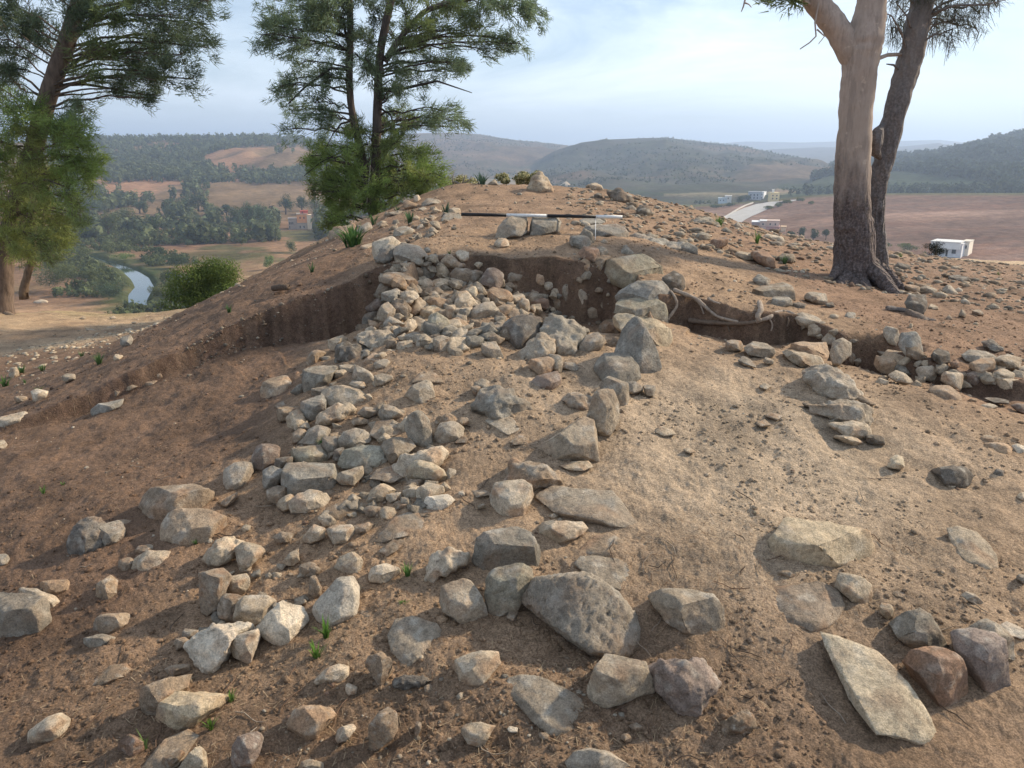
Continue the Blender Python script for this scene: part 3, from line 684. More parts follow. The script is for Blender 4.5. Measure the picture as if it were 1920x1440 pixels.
na 1410 880 1450 860 1500 835 1510 850 1475 900 1430 930
ga 910 960 950 920 1020 925 1015 970 960 990
nr 945 1010 960 990 995 995 990 1025 960 1025
dr 1025 1060 1040 1040 1075 1045 1070 1065
na 1060 1050 1080 1020 1110 1040 1100 1060
ga 1455 760 1480 745 1500 760 1490 775
@660 440 6
wa 245 190 290 100 350 70 430 25 520 90 480 130 380 160 320 280 270 250 # pale grey-white stone at the top left corner of the pile|the pale corner stone
bq 270 260 330 150 440 100 500 150 480 220 420 290 320 290
gr 480 210 520 130 600 100 740 130 820 210 815 270 720 260 600 260 500 250 # large cream-topped grey stone at the back left of the pile|the cream-topped pile stone
ca 90 160 130 115 230 90 240 120 150 175
er 370 430 430 340 540 280 640 262 680 320 650 380 520 430 400 445 # smooth green-grey oval stone at the upper left of the pile|the green-grey oval
ba 660 270 740 255 800 290 760 330 690 320
ba 720 350 800 315 900 320 950 350 930 460 890 480 830 450 790 500 740 460 # blue-grey stone split by dark cracks near the top of the pile|the split blue-grey stone
ca 940 340 990 300 1040 350 1090 400 1090 470 1040 500 950 470
nq 960 280 1040 225 1130 220 1170 290 1250 330 1220 370 1080 350
ca 1170 190 1230 175 1300 200 1305 270 1240 290 1190 240
na 1110 420 1160 370 1300 410 1450 470 1420 520 1290 540 1190 500 1130 460 # long brown slab bridging stones at the back of the pile|the long brown slab
na 1320 390 1400 395 1500 410 1490 470 1430 460 1340 420
pr 1440 520 1500 450 1530 390 1600 380 1685 430 1680 560 1600 600 1540 615 1460 560 # large rounded pinkish-brown stone at the back of the pile|the large pinkish pile stone
na 350 480 400 430 520 425 600 450 700 520 600 560 520 500 440 540 360 520
oa 460 580 510 455 560 500 605 580 580 625 520 610
ra 620 540 680 505 740 530 730 580 660 590
gq 230 690 270 590 330 535 400 550 470 610 420 660 330 710
ba 340 700 400 640 490 605 555 650 500 690 430 740
cq 480 720 540 650 620 620 710 640 730 700 650 740 560 760
pr 150 810 190 730 280 700 400 740 380 800 280 830 180 870 # dark purple stone on the outer left side of the pile|the dark purple pile stone
ga 340 800 400 770 470 840 470 900 400 960 290 960 330 870
ba 120 980 180 900 260 840 300 880 220 960 150 1010
da 480 860 500 780 600 780 620 900 600 950 490 930
cq 600 800 640 730 740 710 850 790 800 870 700 900 640 910
nq 730 640 800 600 950 600 1050 640 980 690 860 715 770 690
ca 745 600 800 530 840 470 890 500 940 600 850 600
ca 890 520 1000 490 1100 520 1080 590 980 610 920 570
ga 1090 560 1150 510 1200 550 1240 610 1160 600
nf 960 700 1040 660 1150 690 1080 730 1000 730
oa 860 760 900 710 980 715 1060 780 1075 830 1040 870 950 800
ca 1040 760 1080 720 1140 720 1160 770 1100 810
ca 1060 880 1100 810 1155 780 1160 860 1140 940 1090 930
ya 790 880 850 810 940 790 1000 820 1060 940 960 900 850 930 800 920
ca 1170 780 1200 660 1290 640 1400 790 1330 850 1240 870 1180 840 # pale angular stone with a bright right face in mid-pile|the bright-faced pile stone
ya 1280 640 1380 585 1410 640 1390 700 1350 725
ga 1370 560 1420 525 1470 580 1510 640 1515 695 1440 640
oa 1550 680 1600 605 1680 620 1780 710 1740 780 1640 800 1560 730
gr 1280 890 1370 830 1480 760 1570 750 1630 850 1620 910 1520 955 1380 945 # large smooth domed stone in the middle of the pile|the domed pile stone
nr 1150 890 1190 865 1250 900 1250 945 1170 930
ca 1720 760 1800 690 1900 670 1930 730 1860 790 1760 790
na 1620 830 1700 790 1800 790 1830 830 1740 860 1690 920 1640 880
nr 1720 900 1740 830 1850 815 1895 890 1850 950 1780 970
oa 1130 960 1200 935 1290 990 1355 1060 1310 1080 1200 1030
ea 860 1000 880 920 960 900 1060 960 1110 1080 1080 1150 960 1190 900 1160 870 1080 # biggest squarish green-grey stone at the front of the pile|the squarish front stone
ga 360 990 430 920 500 940 580 990 520 1010 400 1030
cq 530 1040 600 960 690 940 720 1040 660 1090 590 1150 540 1100
gr 640 960 720 925 800 960 855 1030 840 1090 740 1120 700 1050
ba 440 1100 460 1010 540 1020 540 1120 490 1140
ga 330 1060 420 1025 450 1060 440 1110 380 1090
gq 80 1130 180 1080 310 1075 400 1100 460 1170 440 1260 340 1290 200 1240 80 1200 # large two-faced grey and cream stone at the pile's front left|the two-faced stone
ga 590 1170 700 1095 750 1110 750 1230 700 1210
ga 740 1250 760 1140 830 1160 930 1240 900 1290 800 1310
ca 920 1260 930 1190 1010 1145 1085 1240 1080 1310 1010 1340 950 1310
cq 510 1230 600 1185 700 1210 725 1270 700 1320 560 1300 510 1270
ca 1100 1340 1140 1270 1190 1280 1240 1350 1180 1370
gq 1070 1170 1150 1080 1250 1050 1350 1120 1350 1200 1280 1240 1180 1230 # rough crusty grey stone right of the squarish front stone|the crusty front stone
gr 1350 1120 1380 1070 1450 1045 1520 1090 1500 1150 1400 1170
nf 1360 1200 1450 1155 1560 1190 1500 1240 1400 1240
ga 1470 1290 1530 1220 1620 1210 1690 1390 1600 1390 1480 1320
bf 80 1260 200 1255 380 1290 370 1350 250 1340 120 1310
ca 375 1350 400 1290 480 1295 480 1340 420 1365
ga 1590 1100 1600 1020 1700 1010 1730 1060 1640 1150
oa 190 960 260 975 320 1020 280 1060 200 1020
ca 1380 330 1420 305 1465 345 1420 365
ba 810 150 860 140 880 190 830 200
ba 870 230 930 215 970 250 900 275
ga 1100 480 1180 490 1250 560 1200 570 1130 520
na 600 60 640 50 650 75 620 82
@940 440 6
ca 195 780 240 715 300 740 310 830 280 890 220 860
ga 725 910 820 880 880 900 870 960 760 960
ba 600 940 650 900 740 930 700 970
@560 320 6
nq 345 760 360 680 450 610 560 600 640 680 560 690 480 720 400 780 # brown-grey boulder under the twin pine's hanging foliage|the boulder under the pine
oa 565 600 620 590 650 640 640 680 600 640
gr 650 680 700 620 780 580 830 640 780 690 700 710
ba 1080 700 1120 640 1200 625 1290 670 1250 700 1160 750 1090 740 # white-spotted blue-grey stone on the left shoulder of the mound|the white-spotted stone
cr 1340 620 1390 590 1460 640 1400 670 1340 670
pr 1470 590 1500 555 1555 570 1540 610 1490 610
oa 1185 370 1230 335 1350 380 1330 410 1210 430
ct 1295 290 1340 270 1370 310 1320 350 1300 330
gr 1390 370 1450 305 1560 320 1595 345 1500 380 1410 400
ca 1680 430 1750 415 1820 460 1800 480 1700 475
bf 1620 560 1650 500 1720 480 1820 500 1810 560 1700 580
na 1400 550 1480 520 1560 510 1500 560
na 1200 780 1230 765 1250 795 1215 800
gf 1020 470 1100 455 1190 465 1150 490 1050 490
cf 1350 430 1400 410 1440 430 1390 445
@1000 320 6
bf 540 560 600 530 720 540 780 580 700 600 560 600
'''
# ---------------- stones ----------------
def rock_mat():
    m, N, L, B = mat('stone', .88)
    tcn = N.new('ShaderNodeTexCoord'); oi = N.new('ShaderNodeObjectInfo')
    ad = N.new('ShaderNodeVectorMath'); ad.operation = 'ADD'; L.new(tcn.outputs['Object'], ad.inputs[0])
    ms = N.new('ShaderNodeMath'); ms.operation = 'MULTIPLY'; ms.inputs[1].default_value = 40; L.new(oi.outputs['Random'], ms.inputs[0]); L.new(ms.outputs[0], ad.inputs[1])
    v = ad.outputs[0]; at_ = N.new('ShaderNodeAttribute'); at_.attribute_name = 'Col'
    base = at_.outputs['Color']
    c = mixc(N, L, 1, base, ramp(N, L, nz(N, L, v, 7, 9, .68, .3), [(.28, g3(.60)), (.5, g3(1.0)), (.70, g3(1.30))]), 'MULTIPLY')
    c = mixc(N, L, 1, c, ramp(N, L, nz(N, L, v, 45, 7, .72), [(.32, g3(.62)), (.5, g3(1.0)), (.70, g3(1.28))]), 'MULTIPLY')
    c = mixc(N, L, 1, c, ramp(N, L, nz(N, L, v, 190, 3, .7), [(.35, g3(.72)), (.5, g3(1)), (.66, g3(1.22))]), 'MULTIPLY')
    # soil stuck to the stone, and pale crust
    c = mixc(N, L, ramp(N, L, nz(N, L, v, 5, 8, .7, .6), [(.54, g3(0)), (.70, g3(.55))]), c, (.27, .18, .115))
    c = mixc(N, L, ramp(N, L, nz(N, L, v, 13, 9, .75, .8), [(.60, g3(0)), (.70, g3(.55))]), c, (.52, .48, .40))
    c = mixc(N, L, ramp(N, L, nz(N, L, v, 22, 6, .7), [(.64, g3(0)), (.72, g3(.6))]), c, (.09, .085, .075))
    L.new(c, B.inputs['Base Color'])
    vo = N.new('ShaderNodeTexVoronoi'); vo.feature = 'DISTANCE_TO_EDGE'; vo.inputs['Scale'].default_value = 6
    wv = mixc(N, L, .12, v, nz(N, L, v, 9, 4)); L.new(wv, vo.inputs['Vector'])
    crk = ramp(N, L, vo.outputs['Distance'], [(.0, g3(0)), (.03, g3(1))])
    b1 = bump(N, L, nz(N, L, v, 20, 9, .72, .3), .8, .018)
    b2 = bump(N, L, nz(N, L, v, 90, 6, .75), .8, .006, b1)
    b3 = bump(N, L, crk, .25, .006, b2)
    L.new(b3, B.inputs['Normal'])
    return m
M_ROCK = rock_mat()
RCOL = dict(g=(.33, .285, .225), c=(.46, .38, .28), b=(.25, .25, .225), n=(.31, .225, .155), r=(.27, .14, .09), o=(.43, .27, .16), d=(.15, .135, .12), w=(.52, .48, .40), p=(.24, .18, .165), y=(.50, .41, .27), e=(.29, .285, .215))
RCOL = {k: tuple(v[i] * .5 + .5 * (.355, .288, .208)[i] * (sum(v) / .84) for i in range(3)) for k, v in RCOL.items()}
CNAME = dict(g='grey', c='cream', b='blue-grey', n='brown', r='red-brown', o='orange-tan', d='dark grey', w='whitish', p='purplish', y='yellowish', e='green-grey')
def build_rock(pts2, shape, d0, D, seed):
    """solid stone whose facing side fills the outline: pts at distance d0 (foot) .. d0+D (top)"""
    r = random.Random(seed); xs = [p[0] for p in pts2]; ys = [p[1] for p in pts2]; W_ = max(xs) - min(xs)
    cx, cy = sum(xs) / len(xs), sum(ys) / len(ys); gs = 1.24 if (cy < 680 and 660 < cx < 1260) else 1.19 if W_ < 120 else 1.10; pts2 = [(cx + (x - cx) * gs, cy + (y - cy) * gs) for x, y in pts2]; xs = [p[0] for p in pts2]; ys = [p[1] for p in pts2]; yb, yt = max(ys), min(ys); H = max(yb - yt, 1); W = max(max(xs) - min(xs), 1)
    wm = W * d0 / F; out = []
    def depth(px, py, bulge=1.0):
        s = min(max((yb - py) / H, 0), 1); lx = abs(px - cx) / (W / 2)
        e = {'s': 1.25, 'r': 1.5, 'q': 1.5, 'f': 1.05, 't': 1.3, 'h': 1.2}.get(shape, 1.75)
        back = .22 * wm * min(lx, 1.1) ** 2 * (0.35 if shape in 'fs' else 1)
        return d0 + D * (s ** e) * bulge + back
    for (x, y) in pts2: out.append(at(x, y, depth(x, y)))
    m_ = len(pts2)
    if shape == 'h':
        for k in range(m_):
            x, y = cx + (pts2[k][0] - cx) * .9, cy + (pts2[k][1] - cy) * .9; out.append(at(x, y, depth(x, y) - .10 * wm))
    elif shape in 'rq':
        for k in range(m_):
            for f in (.82, .55, .2):
                x = cx + (pts2[k][0] - cx) * f; y = cy + (pts2[k][1] - cy) * f
                out.append(at(x, y, depth(x, y) - .16 * wm * (1 - f * f) ** .5))
    elif shape == 'k' or (shape == 'a' and r.random() < .6):
        fr = r.uniform(.38, .62) if shape == 'a' else .42
        for (x, y) in pts2:
            s = (yb - y) / H
            if s < .62:
                x2, y2 = cx + (x - cx) * .93, y - H * fr * (1 - s * .55); out.append(at(x2, max(y2, yt + .12 * H), depth(x, y) - .03 * wm + .05 * D))
        out.append(at(cx, yb - H * (fr + .02), d0 + .02 * D - .07 * wm)); out.append(at(cx + W * r.uniform(-.2, .2), yb - .2 * H, d0 - .05 * wm))
    else:
        nr = r.choice([2, 3, 3, 4]); tilt = r.uniform(-.22, .22); yr = r.uniform(.42, .68) if shape != 't' else r.uniform(.75, .9)
        for k in range(nr):
            fx = (k + .5 + r.uniform(-.2, .2)) / nr * 2 - 1; x = cx + fx * W * .34; y = yb - H * (yr + tilt * fx)
            x, y = cx + (x - cx) * .92, cy + (y - cy) * .92
            out.append(at(x, y, depth(x, y) - (.16 if shape not in 'fs' else .05) * wm * r.uniform(.6, 1.2)))
        for k in range(2):
            x = cx + r.uniform(-.3, .3) * W; y = yb - H * r.uniform(.1, .3)
            out.append(at(cx + (x - cx) * .7, y, depth(x, y) - .07 * wm))
        # gently rounded rim: second ring just behind the outline
    T = max(.35 * wm, .03) if shape not in 'fs' else max(.2 * wm, .03)
    for (x, y) in pts2:
        f = .80; p = at(cx + (x - cx) * f, cy + (y - cy) * f, depth(x, y) + T); p.z -= .25 * T; out.append(p)
    c0 = sum(out, Vector()) / len(out)
    bm = bmesh.new(); pv = [p - c0 for p in out]
    # break flat faces off the corners, as on quarried and weathered stone
    ncut = {'a': 5, 'k': 3, 's': 2, 't': 4, 'r': 7, 'q': 3, 'f': 1, 'h': 0}.get(shape, 4)
    for p in pv: bm.verts.new(p)
    bmesh.ops.convex_hull(bm, input=bm.verts[:])
    bmesh.ops.delete(bm, geom=[v for v in bm.verts if not v.link_faces], context='VERTS')
    vdir = (Vector((0, 0, EYE)) - c0).normalized()
    for k in range(ncut):
        nrm = Vector((r.gauss(0, 1), r.gauss(0, 1), r.gauss(.2, 1))).normalized()
        if nrm.dot(vdir) < -.1: nrm.negate()
        sup = max(v.co.dot(nrm) for v in bm.verts); low = min(v.co.dot(nrm) for v in bm.verts); off = sup - (sup - low) * r.uniform(.05, .13)
        bmesh.ops.bisect_plane(bm, geom=bm.verts[:] + bm.edges[:] + bm.faces[:], plane_co=nrm * off, plane_no=nrm, clear_outer=True)
        vs = [v.co.copy() for v in bm.verts]; bm.clear()
        for p in vs: bm.verts.new(p)
        bmesh.ops.remove_doubles(bm, verts=bm.verts[:], dist=1e-5)
        bmesh.ops.convex_hull(bm, input=bm.verts[:])
        bmesh.ops.delete(bm, geom=[v for v in bm.verts if not v.link_faces], context='VERTS')
    # densify
    px_m = d0 / F; Ltar = 4.6 * px_m; area = sum(f.calc_area() for f in bm.faces); cap = 5200 if shape == 'h' else 3200
    if shape == 'h': Ltar = 3.0 * px_m
    Ltar = max(Ltar, math.sqrt(area * 2.3 / cap))
    for it in range(7):
        lo = [e for e in bm.edges if e.calc_length() > Ltar * 1.35]
        if not lo: break
        bmesh.ops.subdivide_edges(bm, edges=lo, cuts=1, use_grid_fill=False)
        bmesh.ops.triangulate(bm, faces=[f for f in bm.faces if len(f.verts) > 3])
    for it in range({'h': 3, 'r': 2, 'q': 2}.get(shape, 1)): bmesh.ops.smooth_vert(bm, verts=bm.verts[:], factor=.2 if shape in 'aftks' else .5, use_axis_x=True, use_axis_y=True, use_axis_z=True)
    bm.normal_update()
    so_ = Vector((r.uniform(0, 90), r.uniform(0, 90), r.uniform(0, 90))); amp = .034 * wm if shape in 'aftks' else .03 * wm
    if shape == 'q': amp = .10 * wm
    if shape == 'f': amp = .03 * wm
    k1 = 2.2 / max(wm, .03)
    newp = []
    for v in bm.verts:
        p = v.co + so_; n1 = mnoise.noise(p * k1); n2 = mnoise.noise(p * k1 * 3.1); n3 = mnoise.noise(p * k1 * 8)
        rg = 1 - abs(mnoise.noise(p * k1 * 1.7 + Vector((9, 3, 1)))) * 2
        dd = amp * (.8 * n1 + .45 * n2 + .25 * n3 + .28 * (rg - .5))
        if shape == 'h':
            dd = amp * .5 * n1
            q = Vector((p.x * 1.0, p.y, p.z * .30)); c1 = mnoise.noise(q * 75); c2 = mnoise.noise(q * 150 + Vector((5, 1, 2))); dd -= max(c1, 0) * .017 + max(c2, 0) * .010
            vd = mnoise.voronoi(p * 16)[0][0]; big = mnoise.noise(p * 9 + Vector((3, 3, 3))); dd -= max(.22 - vd, 0) * .11 * (big > .12)
            dd += .004 * mnoise.noise(p * 60)
        if shape == 'q':
            vd = mnoise.voronoi(p * k1 * 1.4)[0]; dd += (vd[1] - vd[0] - .25) * .06 * wm
        newp.append(v.co + v.normal * dd)
    for v, p in zip(bm.verts, newp): v.co = p
    return bm, c0, wm
def reg(px, py):
    if py < 470 and px < 1250: return 'stones on the mound crest around the ranging rod'
    if 640 < px < 1000 and py < 670: return 'stones of the central pile in the pit'
    if 1000 <= px < 1270 and py < 690: return 'stones of the central pile in the pit'
    if px >= 1200 and py < 640: return 'rubble strewn around the two right trees'
    if px >= 1350 and py < 900: return 'stones of the right wall line'
    if px < 330 and py < 860: return 'stones along the left trench edge'
    if px < 850 and py < 1010: return 'stones of the left wall line'
    return 'stones strewn over the foreground soil'
ROCKS = []
ox = oy = 0; sc_ = 1
for ln in ROCKTXT.strip().split('\n'):
    if ln[0] == '@': ox, oy, sc_ = map(float, ln[1:].split()); continue
    a, _, lab = ln.partition('#'); t = a.split(); v = list(map(float, t[1:]))
    pts2 = [(ox + v[k] / sc_, oy + v[k + 1] / sc_) for k in range(0, len(v), 2)]
    ar = abs(sum(pts2[k][0] * pts2[(k + 1) % len(pts2)][1] - pts2[(k + 1) % len(pts2)][0] * pts2[k][1] for k in range(len(pts2)))) / 2
    lab, _, short = lab.strip().partition('|')
    ROCKS.append(dict(c=t[0][0], s=t[0][1], p=pts2, a=ar, lab=lab or None, short=short, cx=sum(p[0] for p in pts2) / len(pts2), cy=sum(p[1] for p in pts2) / len(pts2)))
ranked = sorted(range(len(ROCKS)), key=lambda i: (ROCKS[i]['lab'] is None, -ROCKS[i]['a']))
KEEP = set(ranked[:300])
# labels: by look, and by the two nearest stones that carry a name of their own
LM = [r for r in ROCKS if r['lab']]
LMX = LM + [dict(cx=1600, cy=520, short='the burnt tree base'), dict(cx=1390, cy=585, short='the exposed roots'), dict(cx=1015, cy=403, short='the ranging rod'), dict(cx=700, cy=400, short='the twin pine trunks')]
def dirn(dx, dy):
    a = math.degrees(math.atan2(-dy, dx)) % 360
    return ['right of', 'above and right of', 'above', 'above and left of', 'left of', 'below and left of', 'below', 'below and right of'][int((a + 22.5) // 45) % 8]
SH = dict(s='slabby', k='blocky', r='rounded', f='flat', t='upright', q='crusty', h='pitted', a='')
def words_of(r):
    wpx = max(p[0] for p in r['p']) - min(p[0] for p in r['p']); hpx = max(p[1] for p in r['p']) - min(p[1] for p in r['p'])
    size = 'tiny' if r['a'] < 500 else 'small' if r['a'] < 1300 else 'medium' if r['a'] < 3000 else 'large'
    shp = SH[r['s']] or ('long' if wpx > 1.9 * hpx else 'tall' if hpx > 1.35 * wpx else 'angular')
    return f"{size} {CNAME[r['c']]} {shp} stone"
used = set(r['lab'] for r in LM)
for i in sorted(KEEP):
    r = ROCKS[i]
    if r['lab']: continue
    near = sorted(LMX, key=lambda m: math.hypot(m['cx'] - r['cx'], (m['cy'] - r['cy']) * 1.2))[:9]
    base = words_of(r); done = None
    for m in near[:1]:
        t = f"{base} just {dirn(r['cx'] - m['cx'], r['cy'] - m['cy'])} {m['short']}"
        same = [q for q in ROCKS if q is not r and words_of(q) == base and math.hypot(q['cx'] - m['cx'], q['cy'] - m['cy']) < 260 and dirn(q['cx'] - m['cx'], q['cy'] - m['cy']) == dirn(r['cx'] - m['cx'], r['cy'] - m['cy'])]
        if not same and t not in used and len(t.split()) <= 16: done = t
    if not done:
        cand = []
        for x in range(len(near)):
            for y in range(x + 1, len(near)):
                m, q = near[x], near[y]
                t = f"{base} {dirn(r['cx'] - m['cx'], r['cy'] - m['cy'])} {m['short']}, {dirn(r['cx'] - q['cx'], r['cy'] - q['cy'])} {q['short']}"
                if t not in used and len(t.split()) <= 16: cand.append((x + y, t))
        done = min(cand)[1] if cand else None
    if not done:
        for m in near:
            for pre in ('', 'second ', 'farther '):
                t = f"{pre}{base} {dirn(r['cx'] - m['cx'], r['cy'] - m['cy'])} {m['short']}"
                if t not in used and len(t.split()) <= 16 and not done: done = t
    used.add(done); r['lab'] = done
rest = []
ROCKPOS = []
for i, r in enumerate(ROCKS):
    xs = [p[0] for p in r['p']]; ys = [p[1] for p in r['p']]; yb, yt = max(ys), min(ys); cx = r['cx']
    xb = [p[0] for p in r['p'] if p[1] > yb - .2 * (yb - yt)]; xb = sum(xb) / len(xb); xb = .5 * xb + .5 * cx
    h0 = hit(xb, min(yb, 1438 if yb < 1440 else yb) , .3)
    if h0 is None: continue
    d0 = h0.y - .01; W = (max(xs) - min(xs)) * d0 / F
    h1 = hit(cx, yt); dT = (h1.y if h1 else d0 + 2 * W) - d0
    s = r['s']; kk = {'s': .8, 'f': .93, 't': .2, 'r': .5, 'h': .55}.get(s, .45)
    D = min(max(kk * dT, .12 * W), (1.3 if s in 'fs' else .95) * W); D = max(D, .03)
    bm, c0, wm = build_rock(r['p'], s, d0, D, i * 13 + 5)
    c0 = c0 - Vector((0, 0, (.03 if s not in 'fs' else -.006) * wm))
    rr = random.Random(i); j = rr.uniform(.82, 1.16); hs = rr.uniform(-.03, .03); cc = RCOL[r['c']]
    col = (cc[0] * j * (1 + hs), cc[1] * j, cc[2] * j * (1 - hs * 1.5))
    me = bpy.data.meshes.new('stone'); bm.to_mesh(me); bm.free()
    for p in me.polygons: p.use_smooth = True
    a = me.color_attributes.new('Col', 'FLOAT_COLOR', 'POINT'); n_v = len(me.vertices)
    sv = Vector((i * 1.7, i * .9, 3)); kq = 2.6 / max(wm, .03); rust = Vector((.36, .215, .125)); pale_ = Vector((.44, .41, .35)); cb_ = Vector(col); arr = np.ones((n_v, 4), np.float32)
    for vi, v in enumerate(me.vertices):
        q = v.co * kq + sv; f1 = min(max(mnoise.noise(q) * 2.4 - .15, 0), 1); f2 = min(max(mnoise.noise(q * 1.8 + Vector((7, 7, 7))) * 3 - .5, 0), 1)
        cv = cb_.lerp(rust, f1 * (.55 if r['c'] in 'cyonr' else .22)).lerp(pale_, f2 * (.45 if r['c'] in 'bdgepn' else .3)); arr[vi, :3] = cv
    a.data.foreach_set('color', arr.ravel())
    me.materials.append(M_ROCK)
    o = bpy.data.objects.new('boulder' if r['a'] > 6500 else 'stone', me); o.location = c0
    ROCKPOS.append((c0.x, c0.y, wm))
    if i in KEEP:
        COL.objects.link(o); tag(o, r['lab'], 'boulder' if r['a'] > 6500 else 'stone', reg(r['cx'], r['cy']))
    else: rest.append(o)
V = []; Q = []; CC = []; base_i = 0
for o in rest:
    n_v = len(o.data.vertices); v = np.empty(n_v * 3, np.float32); o.data.vertices.foreach_get('co', v); v = v.reshape(-1, 3) + np.array(o.location)
    f = np.empty(len(o.data.polygons) * 3, np.int32); o.data.polygons.foreach_get('vertices', f)
    c = np.empty(n_v * 4, np.float32); o.data.color_attributes['Col'].data.foreach_get('color', c)
    V.append(v); Q.append(f.reshape(-1, 3) + base_i); CC.append(c.reshape(-1, 4)[:, :3]); base_i += n_v
    bpy.data.objects.remove(o)
tag(mesh_np('small_stones', np.concatenate(V), np.concatenate(Q), M_ROCK, smooth=True, cols=np.concatenate(CC)), 'scattered small stones bedded in the soil all over the mound', None, None, 'stuff')

# gravel and litter: nobody could count it
def ico():
    bm = bmesh.new(); bmesh.ops.create_icosphere(bm, subdivisions=1, radius=1); v = np.array([x.co[:] for x in bm.verts]); f = np.array([[x.index for x in p.verts] for p in bm.faces]); bm.free(); return v, f
IV, IF = ico()
def scatter_px(n, x0, x1, y0, y1, ymin=0):
    """random spots on the ground, even in the ground plane's own polar spacing"""
    out = []
    for k in range(n): out.append((RNG.uniform(x0, x1), RNG.uniform(y0, y1)))
    return out
def ground_pts(n, rmin, rmax, amin=-38, amax=38):
    R = np.exp(RNG.uniform(math.log(rmin), math.log(rmax), n)); Aa = np.radians(RNG.uniform(amin, amax, n)); return R * np.sin(Aa), R * np.cos(Aa)
GVg = GV.reshape(len(rs_near), len(da), 3)
def gz_np(X, Y):
    R = np.hypot(X, Y); Aa = np.arctan2(X, Y); ri = np.interp(R, rs_near, np.arange(len(rs_near))); ai = np.interp(Aa, da, np.arange(len(da)))
    r0 = ri.astype(int).clip(0, len(rs_near) - 2); a0 = ai.astype(int).clip(0, len(da) - 2); fr = ri - r0; fa = ai - a0; Z = GVg[..., 2]
    return (Z[r0, a0] * (1 - fa) + Z[r0, a0 + 1] * fa) * (1 - fr) + (Z[r0 + 1, a0] * (1 - fa) + Z[r0 + 1, a0 + 1] * fa) * fr
def pebbles(name, X, Y, size, cols, seed, flat=.6):
    rg = np.random.default_rng(seed); n = len(X); Z = gz_np(X, Y)
    v = IV[None] * (1 + rg.uniform(-.28, .28, (n, len(IV), 1))); sx = rg.uniform(.6, 1.3, (n, 1, 3)); sx[..., 2] *= flat; v = v * sx * size[:, None, None]
    th = rg.uniform(0, 6.28, n); c, s = np.cos(th)[:, None], np.sin(th)[:, None]; v = np.stack([v[..., 0] * c - v[..., 1] * s, v[..., 0] * s + v[..., 1] * c, v[..., 2]], -1)
    v += np.stack([X, Y, Z + size * .12], -1)[:, None]; f = IF[None] + (np.arange(n) * len(IV))[:, None, None]
    cc = np.repeat(cols, len(IV), 0); return tag(mesh_np(name, v.reshape(-1, 3), f.reshape(-1, 3), M_ROCK, smooth=False, cols=cc), None, None, None, 'stuff')
PAL = np.array([RCOL[k] for k in 'ggccnnnbrow']) * .95
n = 8000; X, Y = ground_pts(n, 1.3, 15)
keep = (fbm(X * 1.3, Y * 1.3, 120, 3) > -.05) | (Y > 7.5); keep &= ~((X < -.9) & (Y < 6.3) & (RNG.random(n) < .8)); keep &= ~((X > .2) & (X < 2.2) & (Y > 2.6) & (Y < 4.4) & (RNG.random(n) < .75)); X, Y = X[keep], Y[keep]
size = np.exp(RNG.normal(math.log(.0055), .5, len(X))) * (1 + .16 * np.clip(Y - 3, 0, 9)); size = size.clip(.003, .045)
tag(pebbles('gravel', X, Y, size, PAL[RNG.integers(0, len(PAL), len(X))] * RNG.uniform(.65, 1.15, (len(X), 1)), 5), 'fine gravel and crumbs of stone lying over the soil of the mound')
n = 700; X = RNG.normal(0, 1, n) * 1.3 - 4.9; Y = RNG.normal(0, 1, n) * 1.6 + 12.0 + (X + 4.9) * 1.0; k = (np.abs(X) < Y * .68) & (Y < 16)
X, Y = X[k], Y[k]
tag(pebbles('pale_gravel', X, Y, RNG.uniform(.01, .05, len(X)), np.array([[.50, .42, .31]]) * RNG.uniform(.7, 1.1, (len(X), 1)), 9, .35), 'pale flat chips of stone spread over the lower terrace')
n = 2600; X, Y = ground_pts(n, 8, 14.5, 4, 38)
tag(pebbles('rubble', X, Y, np.exp(RNG.normal(math.log(.022), .55, n)).clip(.008, .09), PAL[RNG.integers(0, len(PAL), n)] * RNG.uniform(.6, 1.1, (n, 1)), 11, .5), 'stone rubble littering the right side of the mound top')
# broken stones packed between the larger ones of the walls
def proto(k):
    r = random.Random(900 + k); bm = bmesh.new()
    for j in range(r.randint(9, 13)):
        v = Vector((r.gauss(0, 1), r.gauss(0, 1), r.gauss(0, 1))).normalized(); bm.verts.new(Vector((v.x * r.uniform(.8, 1.2), v.y * .85, v.z * .7)))
    bmesh.ops.convex_hull(bm, input=bm.verts[:]); bmesh.ops.delete(bm, geom=[v for v in bm.verts if not v.link_faces], context='VERTS')
    for it in range(2): bmesh.ops.subdivide_edges(bm, edges=bm.edges[:], cuts=1); bmesh.ops.triangulate(bm, faces=bm.faces[:])
    bm.normal_update(); bm.verts.index_update(); v = np.array([(x.co + x.normal * .07 * mnoise.noise(x.co * 3 + Vector((k, 0, 0))) + x.normal * .03 * mnoise.noise(x.co * 9)) [:] for x in bm.verts]); f = np.array([[q.index for q in p.verts] for p in bm.faces]); bm.free(); return v, f
PROT = [proto(k) for k in range(14)]
def inpoly(x, y, P_):
    c = False
    for i in range(len(P_)):
        (x1, y1), (x2, y2) = P_[i], P_[i - 1]
        if (y1 > y) != (y2 > y) and x < (x2 - x1) * (y - y1) / (y2 - y1) + x1: c = not c
    return c
